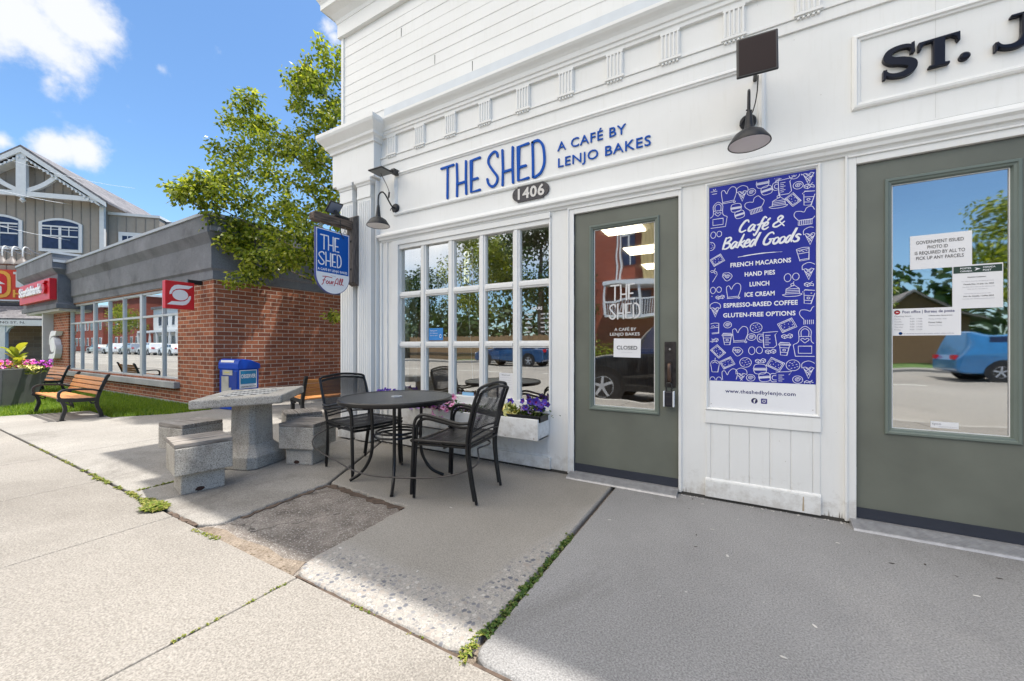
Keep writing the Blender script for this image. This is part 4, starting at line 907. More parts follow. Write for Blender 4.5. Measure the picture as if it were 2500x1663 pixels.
sheet_on('id_notice', 'white notice asking for government issued photo ID', 'notice', .840, 1.076, 1.449, 1.634, YD, [('GOVERNMENT ISSUED', .10, .87, .74, .095, INK, 0), ('PHOTO ID', .29, .62, .585, .095, INK, 0), ('IS REQUIRED BY ALL TO', .08, .89, .43, .095, INK, 0), ('PICK UP ANY PARCELS', .10, .87, .275, .095, INK, 0)])
t = sheet_on('holiday_notice', 'white holiday notice with a dark green header strip', 'notice', 1.004, 1.185, 1.226, 1.455, YD+.0002, [('Attention Customers', .3, .67, .70, .028, INK, .01), ('Our office is closed for the following holiday', .18, .82, .61, .018, INKG, 0), ('Canada Day, on July 1st, 2025', .22, .82, .54, .026, INK, .012), ('the office will re-open on the following day', .2, .84, .48, .018, INKG, 0), ('thank you for your patience', .3, .7, .43, .018, INKG, 0), ('Notre bureau sera ferme pour le conge', .24, .76, .33, .018, INKG, 0), ('Jour du Canada, 1 juillet 2025', .22, .82, .265, .026, INK, .012), ('merci de votre patience et bonne journee', .2, .84, .21, .018, INKG, 0)])
m = MB().box(-.087, .087, -.0006, 0, .186, .222); m.build('header_strip', plain('dark_green_print', (.02, .045, .03), .5), t)
m = MB(); text(m, 'POSTES', -.062, -.022, .207, .008, F0, .0008, 0, .02); text(m, 'CANADA', -.062, -.018, .192, .008, F0, .0008, 0, .02); text(m, 'CANADA', .020, .064, .207, .008, F0, .0008, 0, .02); text(m, 'POST', .020, .050, .192, .008, F0, .0008, 0, .02); m.add([(-.010, -.0009, .212), (.012, -.0009, .205), (-.010, -.0009, .196), (-.003, -.0009, .205)], [(0, 1, 3), (1, 2, 3)]); m.build('header_text', PWHITE, t)
t = sheet_on('hours_notice', 'wide white Post office | Bureau de poste hours card', 'notice', .762, 1.036, 1.086, 1.236, YD+.0001, [('Post office | Bureau de poste', .17, .91, .83, .095, INKB, .006), ('Opening hours', .05, .3, .70, .045, INKG, .01), ('Collection times | Heures de levee', .55, .88, .70, .04, INK, .006)]+[(d, .05, .05+.013*len(d)+.02, .60-.1*i, .04, INKG, 0) for i, d in enumerate(('Monday', 'Tuesday', 'Wednesday', 'Thursday', 'Friday'))]+[('9:00  17:00', .28, .46, .60-.1*i, .04, INKG, 0) for i in range(5)]+[('Monday to Friday  16:30', .55, .8, .58, .035, INKG, 0), ('Postal lobby', .55, .74, .45, .045, INK, .008), ('Monday to Sunday', .55, .74, .35, .035, INKG, 0), ('no smoking beyond this point within nine metres', .18, .9, .06, .03, INKB, 0)])
m = MB().lathe([(0, 0), (.0125, 0)], 20, M=Matrix.Translation((-.112, -.0006, .130)) @ Matrix.Rotation(R(90), 4, 'X')); m.build('round_mark', RED, t)
m = MB(); m.add([(-.119, -.001, .134), (-.104, -.001, .130), (-.119, -.001, .126), (-.114, -.001, .130)], [(0, 1, 3), (1, 2, 3)]); m.build('arrow_mark', PWHITE, t)
m = MB().lathe([(0, 0), (.008, 0)], 16, M=Matrix.Translation((-.098, -.0006, .012)) @ Matrix.Rotation(R(90), 4, 'X')); m.build('blue_mark', BLUE, t)
sheet_on('alarm_sticker', 'small white alarm sticker low on the post office door', 'sticker', .921, 1.027, .587, .621, YD, [('tyco', .05, .38, .48, .34, INKG, .01), ('Integrated Fire & Security', .3, .95, .18, .13, INKG, 0)])
YW = .0285
sheet_on('blue_card', 'small blue card inside the second pane column', 'sticker', -2.655, -2.475, 1.085, 1.205, YW, [('Thank you for', .08, .6, .75, .10, PWHITE, 0), ('not smoking here', .08, .62, .55, .09, PWHITE, 0), ('within nine metres', .08, .62, .36, .09, PWHITE, 0), ('O', .76, .9, .18, .3, PWHITE, .01)], mat=plain('mid_blue_card', (.03, .22, .58), .5))
sheet_on('light_blue_card', 'narrow pale blue card at the foot of the third pane column', 'sticker', -2.24, -2.11, .565, .595, YW, [], mat=plain('pale_blue_card', (.25, .48, .72), .5))
sheet_on('licence_sheet', 'white licence sheet in the lowest pane behind the chair', 'notice', -1.83, -1.69, .57, .79, YW, [('Business Licence', .2, .8, .9, .04, INK, 0)]+[('the holder named below may operate', .1, .9, .8-.09*i, .02, INKG, 0) for i in range(6)])
op = thing('open_sign', 'upright OPEN neon sign hanging behind the third pane', 'sign', (-2.28, .16, 1.60))
m = MB(); m.ribbon(sm2([(-2.355, 1.625), (-2.215, 1.615), (-2.21, 1.975), (-2.35, 1.985)], 1, True), .012, FRONT(.16), 0, .012, closed=True); m.build('neon_border', plain('pink_neon_tube', (.45, .30, .36), .3), op, world=True)
m = MB()
for i, ch in enumerate('OPEN'): text(m, ch, -2.312, -2.252, 1.895-i*.082, .062, FRONT(.155), 0, .006, .012)
m.build('neon_letters', emit('cream_neon_tube', (.8, .78, .55), .45), op, world=True)
m = MB().tube([(-2.28, .16, 1.98), (-2.28, .2, 2.6)], .003); m.tube([(-2.25, .16, 1.62), (-2.27, .18, 1.3), (-2.24, .2, .7)], .004); m.build('cord', PWHITE, op, world=True)
hr = thing('hours_decal', 'white HOURS list stuck inside the right pane column', 'decal', (-1.43, YW, 1.2))
m = MB(); FW = FRONT(YW)
text(m, 'HOURS', -1.505, -1.408, 1.335, .024, FW, 0, 0, .02)
for i, d in enumerate(('WEDNESDAY', 'THURSDAY', 'FRIDAY', 'SATURDAY', 'SUNDAY')):
    text(m, d, -1.565, -1.565+.0085*len(d), 1.292-i*.037, .012, FW, 0, 0, .01); text(m, '10AM - 3PM', -1.42, -1.335, 1.292-i*.037, .012, FW, 0, 0, .01)
m.build('list_text', PWHITE, hr, world=True)
# what stands inside the window
pt = thing('wall_print', 'dark plum print hanging inside the first pane', 'picture', (-3.2, .6, 1.4)); MB().box(-3.42, -3.05, .6, .615, 1.45, 2.2).build('print', plain('plum_print', (.09, .02, .025), .6), pt, world=True); m = MB(); hand(m, 'S', -3.30, -3.20, 1.5, 1.75, .02, FRONT(.6), .0, .002); m.box(-3.36, -3.345, .596, .6, 1.8, 2.1); m.box(-3.30, -3.285, .596, .6, 1.8, 2.1); m.build('print_marks', PWHITE, pt, world=True)
ct = thing('curtain', 'cream curtain drawn back inside the left panes', 'curtain', (-3.2, .3, .6)); m = MB()
m.ribbon([(-3.42+i*.02, .34+.02*math.sin(i*1.3)) for i in range(16)], .006, lambda u, v, w_: (u, v, .58+w_), 0, .98); m.build('drape', plain('cream_cloth', (.55, .5, .42), .9), ct, world=True)
wp = thing('hanging_plant', 'spidery potted plant hanging behind the second pane', 'plant', (-2.75, .45, 1.75)); m = MB(); r = random.Random(4)
for i in range(60):
    a = r.uniform(0, 6.28); l = r.uniform(.12, .26); d = Vector((math.cos(a), math.sin(a), 0)); s_ = Vector((-d.y, d.x, 0))*.006; b_ = Vector((-2.75, .45, 1.76))
    p = [b_, b_+d*l*.5+Vector((0, 0, .09)), b_+d*l+Vector((0, 0, r.uniform(-.12, .03)))]
    m.add([p[0]-s_, p[0]+s_, p[1]+s_, p[1]-s_, p[2]], [(0, 1, 2, 3), (3, 2, 4)])
m.build('fronds', LEAFD, wp, world=True, recalc=False); m = MB().lathe([(.05, 0), (.075, .11), (.07, .11), (.05, .02)], 16, (-2.75, .45, 1.65)); m.tube([(-2.75, .45, 1.76), (-2.75, .45, 2.6)], .003); m.build('pot', PWHITE, wp, world=True, smooth=True)
cn = thing('counter', 'brown serving counter inside the cafe', 'counter', (-2.2, 2.6, .05)); MB().box(-3.3, -1.0, 2.4, 3.0, .05, .95).build('counter_body', wood('counter_wood', (.10, .06, .035), (.2, .12, .07), 2, 5), cn, world=True); MB().box(-3.35, -.95, 2.35, 3.05, .95, .99).build('counter_top', plain('counter_top_mat', (.25, .2, .15), .3), cn, world=True)

# ------------------------------------------------------------------ hanging sign, its bracket, lamps with solar panels
br = thing('sign_bracket', 'charred timber post and arm holding the hanging sign', 'bracket', (-3.625, -.03, 1.68))
XS = -3.600
m = MB(); m.prism([(-.145, 1.715), (-.145, 2.415), (-.0875, 2.45), (-.03, 2.415), (-.03, 1.715), (-.0875, 1.68)], -3.675, -3.555, lambda u, v, w_: (w_, u, v)); m.build('post', TIMBERV, br, world=True, bevel=.006)
m = MB(); m.prism([(-.59, 2.285), (-.575, 2.268), (-.145, 2.285), (-.145, 2.375), (-.58, 2.358), (-.595, 2.335)], -3.655, -3.575, lambda u, v, w_: (w_, u, v)); m.build('arm', TIMBER, br, world=True, bevel=.008)
m = MB()
for z in (2.16, 1.86): m.lathe([(.016, 0), (.0, -.012)], 10, M=Matrix.Translation((-3.61, -.146, z)) @ Matrix.Rotation(R(-90), 4, 'X'))
m.build('bolt', IRON, br, world=True)
hs = thing('hanging_sign', 'blue and white shield-shaped sign hanging from the timber arm', 'sign', (XS, -.37, 1.56))
def shield(ins):
    a, b_, zt = -.566+ins, -.176-ins, 2.212-ins; zc = 1.752; rx = (b_-a)/2; rz = .192-ins
    return [(b_, zt), (a, zt)] + [(a+rx-rx*math.cos(t), zc-rz*math.sin(t)) for t in [math.pi*i/20 for i in range(21)]]
S1 = SIDE(XS)
MB().prism(shield(0), -.012, .012, S1).build('edge_board', plain('deep_blue_edge', (.02, .03, .2), .4), hs, world=True)
MB().prism(shield(.006), -.0126, .0126, S1).build('white_face', PWHITE, hs, world=True)
fb = [(-.1905, 2.197), (-.5515, 2.197), (-.5515, 1.772), (-.1905, 1.772)]
MB().prism(fb, -.0131, .0131, S1).build('blue_face', BLUE, hs, world=True)
m = MB()
for ch, a, b_, z0, z1 in [('T', -.513, -.440, 2.003, 2.145), ('H', -.428, -.372, 2.003, 2.145), ('E', -.352, -.307, 2.003, 2.145), ('S', -.536, -.475, 1.846, 1.972), ('H', -.456, -.402, 1.842, 1.975), ('E', -.382, -.342, 1.842, 1.973), ('D', -.326, -.281, 1.842, 1.973)]:
    hand(m, ch, a, b_, z0, z1, .0115, S1, .0132, .0140)
text(m, 'A CAFÉ BY LENJO BAKES', -.545, -.206, 1.789, .022, S1, .0136, 0, .025, spacing=1.02); m.build('white_lettering', PWHITE, hs, world=True)
m = MB(); RS = [[(-.44, 1.725), (-.46, 1.70), (-.47, 1.66), (-.485, 1.645)], [(-.475, 1.728), (-.43, 1.732), (-.37, 1.728)], [(-.475, 1.69), (-.445, 1.695)],
 [(-.425, 1.69), (-.438, 1.672), (-.425, 1.66), (-.41, 1.675), (-.423, 1.69)], [(-.40, 1.69), (-.402, 1.665), (-.388, 1.665), (-.378, 1.69), (-.376, 1.664)], [(-.366, 1.69), (-.364, 1.664)], [(-.364, 1.68), (-.35, 1.69)],
 [(-.345, 1.65), (-.325, 1.71), (-.305, 1.728), (-.30, 1.70), (-.305, 1.664)], [(-.335, 1.675), (-.30, 1.68)], [(-.29, 1.668), (-.272, 1.71), (-.268, 1.73), (-.278, 1.725), (-.284, 1.68), (-.272, 1.664)], [(-.265, 1.668), (-.248, 1.71), (-.244, 1.73), (-.254, 1.725), (-.26, 1.68), (-.24, 1.664)]]
for i, st in enumerate(RS): m.ribbon(sm2([(u-.015, v) for u, v in st], 5), .0075, S1, .0127, .0133+.0001*i)
m.build('red_script', plain('crimson_ink', (.42, .01, .03), .5), hs, world=True)
m = MB(); text(m, 'featuring', -.40, -.345, 1.742, .012, S1, .0129, 0, 0); text(m, 'ICE CREAM', -.45, -.36, 1.643, .008, S1, .0129, 0, 0); m.build('grey_text', INKG, hs, world=True)
m = MB()
for y in (-.505, -.222):
    m.tube([(XS, y+.018*math.cos(a), 2.225+.018*math.sin(a)) for a in [i*.57 for i in range(12)]], .004, 6); m.tube([(XS+.014*math.cos(a), y, 2.252+.014*math.sin(a)) for a in [i*.57 for i in range(12)]], .0035, 6); m.tube([(XS, y, 2.262), (XS, y, 2.29)], .004, 6)
m.build('hanger_ring', STEEL, hs, world=True, smooth=True)
CORD = plain('black_cord', (.01, .01, .01), .5)
PVC = plain('solar_cells', (.022, .013, .014), .4, var=.12, scale=200, spec=.15); PVB = plain('blue_solar_cells', (.15, .185, .27), .3, var=.1)
def solar(name, label, loc, rot, w_, h_, cells, foot):
    t = thing(name, label, 'solar panel', loc); t.rotation_euler = rot
    MB().box(-w_/2, w_/2, -h_/2, h_/2, -.006, .008).build('panel_frame', plain('panel_frame_black', (.02, .02, .022), .4), t, bevel=.006)
    MB().box(-w_/2+.012, w_/2-.012, -h_/2+.012, h_/2-.012, .008, .0095).build('cells', cells, t)
    return t
s1 = solar('solar_panel', 'small tilted blue solar panel on top of the timber arm', (XS-.01, -.345, 2.462), (0, 0, 0), .165, .135, PVB, None)
_u = Vector((-.12, 1, .06)).normalized(); _v = Vector((.55, .10, .62)); _v = (_v-_u*_v.dot(_u)).normalized(); _n = _u.cross(_v)
s1.rotation_euler = Matrix((_u, _v, _n)).transposed().to_euler()
m = MB(); m.tube([(XS, -.30, 2.375), (XS-.01, -.33, 2.44)], .014, 8); m.box(XS-.03, XS+.03, -.36, -.19, 2.372, 2.392); m.build('foot', IRON, s1, world=False).matrix_parent_inverse = wmat(s1).inverted()
m = MB(); m.tube(smooth_pts([(XS+.01, -.29, 2.40), (XS+.03, -.30, 2.30), (XS+.028, -.29, 2.20), (XS+.02, -.25, 2.16)], 6), .004, 6); m.build('cord', CORD, s1).matrix_parent_inverse = wmat(s1).inverted()

def lamp(label, x, z, side, straight):
    t = thing('barn_lamp', label, 'lamp', (x, 0, z), group='gooseneck barn lamps on the shopfront'); k_ = .88
    m = MB(); m.lathe([(.047, 0), (.047, .016), (.038, .026), (0, .028)], 24, M=Matrix.Rotation(R(90), 4, 'X')); m.build('backplate', plain('lamp_charcoal', (.016, .017, .021), .42, var=.15, spec=.3), t, smooth=True)
    dx = side
    if straight: pts = [(0, -.02, 0), (0, -.06, .0), (0, -.11, .03), (0, -.16, .075), (0, -.205, .09), (0, -.245, .06), (0, -.255, .01), (0, -.255, -.06)]
    else: pts = [(0, -.02, 0), (dx*.05, -.06, .005), (dx*.25, -.11, .05), (dx*.5, -.16, .095), (dx*.8, -.205, .10), (dx*.98, -.245, .06), (dx, -.255, .01), (dx, -.255, -.06)]
    LM = bpy.data.materials['lamp_charcoal']
    MB().tube(smooth_pts(pts, 6), .0075, 10).build('gooseneck', LM, t, smooth=True)
    cx = 0 if straight else dx
    prof = [(.008, -.052), (.013, -.06), (.017, -.064), (.024, -.130), (.029, -.160), (.034, -.168), (.058, -.176), (.088, -.194), (.106, -.218), (.124, -.241), (.127, -.252), (.124, -.254)]
    sh = MB(); sh.lathe([(a*k_, b) for a, b in prof+[(.1205, -.250), (.104, -.222), (.088, -.196), (.056, -.181), (.030, -.174)]], 36, (cx, -.255, 0)); sh.build('shade', LM, t, smooth=True)
    li = MB(); li.lathe([(a*k_, b) for a, b in [(.1195, -.2505), (.103, -.2235), (.087, -.1975), (.055, -.1825), (.0, -.1820)]], 36, (cx, -.255, 0)); li.build('shade_lining', plain('lamp_lining', (.72, .66, .62), .35), t, smooth=True)
    bu = MB(); bu.lathe([(.0, -.236), (.045, -.228), (.055, -.208), (.03, -.184)], 24, (cx, -.255, 0)); bu.build('bulb', plain('frosted_bulb', (.75, .70, .68), .3), t, smooth=True)
    kn = MB(); kn.tube([(-.02, -.03, .02), (-.045, -.04, -.025)], .004, 6); kn.tube([(cx-.016, -.255, -.048), (cx+.016, -.255, -.058)], .004, 6); kn.build('thumb_screw', LM, t)
    return t
lamp('charcoal gooseneck barn lamp beside the timber bracket', -3.078, 2.466, .02, False)
lamp('charcoal gooseneck barn lamp above the violet poster', .071, 2.468, 0, True)
s2 = solar('solar_panel', 'flat grey-backed solar panel jutting out above the left barn lamp', (-3.12, -.165, 2.80), (R(179), R(1), 0), .20, .165, plain('grey_panel_back', (.16, .165, .16), .5), None)
m = MB(); m.box(-3.075, -3.03, -.075, 0, 2.80, 2.85); m.tube([(-3.05, -.07, 2.83), (-3.10, -.14, 2.805)], .012, 8); m.build('mount', IRON, s2).matrix_parent_inverse = wmat(s2).inverted()
m = MB(); m.tube(smooth_pts([(-3.14, -.15, 2.79), (-3.15, -.06, 2.70), (-3.135, -.04, 2.62), (-3.15, -.04, 2.56), (-3.12, -.03, 2.50), (-3.09, -.03, 2.47)], 6), .0035, 6); m.tube([(-3.138, -.04, 2.635), (-3.146, -.04, 2.58)], .009, 8); m.build('cord', CORD, s2).matrix_parent_inverse = wmat(s2).inverted()
s3 = solar('solar_panel', 'brown upright solar panel above the right barn lamp', (.108, -.30, 2.70), (R(84), 0, R(4)), .205, .245, PVC, None)
m = MB(); m.tube([(.11, -.29, 2.72), (.11, 0, 2.73)], .012, 8); m.build('mount', IRON, s3).matrix_parent_inverse = wmat(s3).inverted()
m = MB(); m.tube(smooth_pts([(.115, -.29, 2.585), (.112, -.2, 2.53), (.10, -.1, 2.50), (.08, -.03, 2.475)], 6), .0032, 6); m.build('cord', CORD, s3).matrix_parent_inverse = wmat(s3).inverted()
# key box on the door pull
lb = thing('lock_box', 'small black and white key lock box on the door pull', 'lock box', (-.402, -.03, .60))
MB().box(-.026, .026, -.022, .022, .006, .112).build('case', plain('lockbox_black', (.012, .012, .02), .35), lb, bevel=.006)
MB().box(-.036, -.026, -.022, .022, .004, .114).build('side_cheek', plain('lockbox_white', (.7, .72, .75), .4), lb, bevel=.004); MB().box(.026, .036, -.022, .022, .004, .114).build('side_cheek', bpy.data.materials['lockbox_white'], lb, bevel=.004)
MB().tube(smooth_pts([(-.017, 0, .11), (-.018, 0, .150), (-.010, 0, .168), (.010, 0, .168), (.018, 0, .150), (.017, 0, .11)], 6), .005, 8).build('shackle', plain('shackle_black', (.015, .015, .015), .4), lb, smooth=True)
m = MB(); m.box(-.018, .018, -.0235, -.022, .074, .078); m.box(-.016, .016, -.0235, -.022, .024, .027); m.build('face_groove', GROOVE, lb)
# ------------------------------------------------------------------ window box and its plants
wb = thing('window_box', 'long white wooden window box under the grid window', 'planter', (-2.135, 0, .288))
m = MB(); m.box(-2.95, -1.325, -.222, -.204, .290, .455); m.box(-2.95, -2.93, -.204, -.024, .290, .455); m.box(-1.343, -1.325, -.204, -.024, .290, .455); m.box(-2.95, -1.325, -.204, -.024, .290, .305); m.box(-2.95, -1.325, -.024, -.006, .29, .50); m.build('box_boards', WHITE, wb, world=True, bevel=.003)
m = MB().box(-2.93, -1.343, -.204, -.024, .36, .428); m.build('potting_soil', plain('potting_soil', (.03, .022, .016), .95, var=.5, scale=40, bmp=.6), wb, world=True)
m = MB()
for x in (-2.3, -1.95, -1.62, -1.36): m.lathe([(.004, 0), (.0, -.003)], 8, M=Matrix.Translation((x, -.2225, .305)) @ Matrix.Rotation(R(-90), 4, 'X'))
m.build('rusty_nail', plain('rust_nail', (.2, .09, .04), .9), wb, world=True)
tr = thing('plant_tray', 'black plastic plant tray at the right end of the window box', 'tray', (-1.52, -.12, .44))
m = MB(); P0 = [(-1.73, -.20), (-1.305, -.20), (-1.305, -.05), (-1.73, -.05)]
def tray(mb, x0, x1, y0, y1, z0, z1, t=.008):
    for a in ((x0, x1, y0, y0+t), (x0, x1, y1-t, y1), (x0, x0+t, y0, y1), (x1-t, x1, y0, y1)): mb.box(a[0], a[1], a[2], a[3], z0, z1)
    mb.box(x0-.008, x1+.008, y0-.008, y0+t, z1, z1+.006); mb.box(x0-.008, x1+.008, y1-t, y1+.008, z1, z1+.006); mb.box(x0-.008, x0+t, y0, y1, z1, z1+.006); mb.box(x1-t, x1+.008, y0, y1, z1, z1+.006)
tray(m, -1.73, -1.315, -.205, -.05, .43, .472); m.build('tray_rim', plain('black_plastic', (.015, .017, .02), .4), tr, world=True)
MB().box(-1.722, -1.322, -.197, -.058, .43, .462).build('tray_soil', bpy.data.materials['potting_soil'], tr, world=True)
def petal_mat(name, c, throat):
    m, nt, b, o = new_mat(name); g = nt.nodes.new('ShaderNodeNewGeometry')
    nt.links.new(ramp(nt, g.outputs['Random Per Island'], [(0, tuple(x*.7 for x in c)), (.6, c), (1, tuple(min(1, x*1.25+.02) for x in c))]), b.inputs['Base Color']); b.inputs['Roughness'].default_value = .6; return m
def flower(mb, p, nrm, rad, r):
    """open trumpet with five wavy lobes; material slot 1 is the throat"""
    q = nrm.to_track_quat('Z', 'Y').to_matrix(); n = 15; a0 = r.uniform(0, 6.28)
    rim = []; mid = []
    for k in range(n):
        a = a0+2*math.pi*k/n; rr = rad*(.86+.16*math.cos(5*a)); rim.append(p+q @ Vector((rr*math.cos(a), rr*math.sin(a), rad*.10*math.cos(5*a+.5)))); mid.append(p+q @ Vector((rad*.34*math.cos(a), rad*.34*math.sin(a), -rad*.18)))
    c = p+q @ Vector((0, 0, -rad*.55)); mb.cur = 0
    mb.add(rim+mid, [(k, (k+1) % n, n+(k+1) % n, n+k) for k in range(n)]); mb.cur = 1; mb.add(mid+[c], [(k, (k+1) % n, n) for k in range(n)]); mb.cur = 0
def plant(name, label, loc, spread, h, nl, leafm, fl, seed, group=None, leafl=.045):
    """fl: list of (material, throat, count, radius, zmin, zmax)"""
    t = thing(name, label, 'flower', loc, group=group); r = random.Random(seed); m = MB()
    for i in range(nl):
        x, y = r.gauss(0, spread[0]*.5), r.gauss(0, spread[1]*.5); z = r.uniform(.0, h)*(1-.4*abs(x)/spread[0] if spread[0] else 1)
        d = Vector((r.uniform(-1, 1), r.uniform(-1.2, .8), r.uniform(-.2, .9))).normalized(); s_ = d.cross(Vector((0, 0, 1))); s_ = (s_.normalized() if s_.length > .1 else Vector((1, 0, 0)))*leafl*.3; l = leafl*r.uniform(.7, 1.2); b_ = Vector((x, y, z)); mid = b_+d*l*.5+Vector((0, 0, l*.08))
        m.add([b_, mid+s_, b_+d*l, mid-s_], [(0, 1, 2), (0, 2, 3)])
    for i in range(8):
        x, y = r.gauss(0, spread[0]*.3), r.gauss(0, spread[1]*.3); m.tube([(x*.5, y*.5, -.03), (x, y, h*.8)], .003, 5)
    m.build('foliage', leafm, t, recalc=False)
    for (pm, th, n, rad, za, zb) in fl:
        f = MB()
        for i in range(n):
            p = Vector((r.gauss(0, spread[0]*.55), r.uniform(-spread[1], spread[1]*.3), r.uniform(za, zb))); flower(f, p, Vector((r.uniform(-.3, .9), r.uniform(-1.3, -.5), r.uniform(.1, .9))).normalized(), rad*r.uniform(.8, 1.15), r)
        f.build('blossoms', [pm, th], t, recalc=False)
    return t
MAG = petal_mat('magenta_petal', (.42, .03, .50), 0); PUR = petal_mat('violet_petal', (.045, .012, .30), 0); PINK = petal_mat('pink_petal', (.68, .30, .50), 0); LIL = petal_mat('lilac_petal', (.42, .26, .55), 0); YEL = petal_mat('yellow_petal', (.78, .72, .28), 0); WHT = petal_mat('white_petal', (.7, .68, .72), 0)
TH1 = plain('dark_throat', (.15, .01, .14), .7); TH2 = plain('pink_throat', (.5, .05, .2), .7); TH3 = plain('yellow_throat', (.75, .5, .02), .7)
plant('petunia_plant', 'deep violet petunia behind the round black table', (-3.06, -.12, .44), (.16, .06), .13, 130, LEAFD, [(PUR, TH1, 24, .028, .08, .15)], 31)
plant('petunia_plant', 'lilac petunia at the left of the pink ones in the window box', (-2.62, -.16, .445), (.13, .07), .09, 160, WEEDD, [(LIL, TH1, 20, .034, .0, .09), (WHT, TH2, 6, .024, .02, .08)], 32)
plant('petunia_plant', 'magenta petunia in the middle of the window box', (-2.43, -.16, .445), (.10, .06), .09, 150, WEEDD, [(MAG, TH1, 12, .036, .02, .10), (WHT, TH2, 5, .024, .02, .09)], 33)
plant('petunia_plant', 'pink petunia trailing over the front of the window box', (-2.28, -.16, .445), (.13, .08), .12, 220, WEEDD, [(PINK, TH2, 26, .030, .0, .135), (LIL, TH1, 8, .026, .0, .12), (PINK, TH2, 5, .030, -.08, 0)], 34)
plant('petunia_plant', 'sparse purple petunia seen through the chair back', (-1.98, -.14, .43), (.16, .07), .08, 150, WEEDD, [(MAG, TH1, 8, .030, .0, .07), (LIL, TH1, 6, .026, -.03, .08)], 35)
plant('petunia_plant', 'pale yellow petunia in the black tray', (-1.60, -.15, .465), (.08, .05), .07, 110, WEED, [(YEL, TH3, 12, .036, .0, .075)], 36)
plant('pansy_plant', 'dark violet pansies above bushy green leaves at the right of the tray', (-1.43, -.12, .46), (.13, .05), .10, 420, WEEDD, [(PUR, TH1, 15, .030, .06, .135), (LIL, TH1, 4, .022, .04, .1)], 37, leafl=.028)

# ------------------------------------------------------------------ round mesh table, stacked chairs, lock cable
TX, TY, TZ = -2.272, -.765, .640
tb = thing('bistro_table', 'round black metal table with curved legs outside the window', 'table', (TX, TY, 0))
m = MB(); m.lathe([(.03, TZ-.012), (.405, TZ-.012), (.405, TZ-.004), (.03, TZ-.004)], 64, close=True); m.build('mesh_top', BLACKT, tb, smooth=True)
m = MB(); m.lathe([(.402, TZ-.034), (.418, TZ-.034), (.424, TZ-.026), (.424, TZ-.006), (.417, TZ+.001), (.404, TZ-.001)], 72, close=True); m.build('rim', BLACK, tb, smooth=True)
m = MB(); m.lathe([(.024, TZ-.02), (.024, TZ+.002), (.040, TZ+.002), (.040, TZ-.003), (.034, TZ-.02)], 28, close=True); m.build('umbrella_ring', plain('grey_plastic_ring', (.42, .44, .46), .4), tb, smooth=True)
ra = [math.atan2(fy-TY, fx-TX) for fx, fy in ((-2.542, -.978), (-2.030, -1.043), (-2.011, -.523), (-2.517, -.473))]
for a, (fx, fy) in zip(ra, ((-2.542, -.978), (-2.030, -1.043), (-2.011, -.523), (-2.517, -.473))):
    rf = math.hypot(fx-TX, fy-TY); ca, sa = math.cos(a), math.sin(a)
    pts = [(.05, TZ-.02), (.13, TZ-.022), (.172, TZ-.035), (.185, TZ-.08), (.180, .36), (.185, .22), (.215, .13), (.27, .055), (rf, .008)]
    MB().tube(smooth_pts([(p*ca, p*sa, z) for p, z in pts], 5), .0125, 10).build('leg', BLACK, tb, smooth=True)
m = MB()
for z, rr in ((.345, .165), (.372, .150)): m.tube([(rr*math.cos(i*.2618), rr*math.sin(i*.2618), z) for i in range(25)], .0085, 8)
m.tube([(-.17, 0, .345), (.17, 0, .345)], .007); m.build('brace_ring', BLACK, tb, smooth=True)
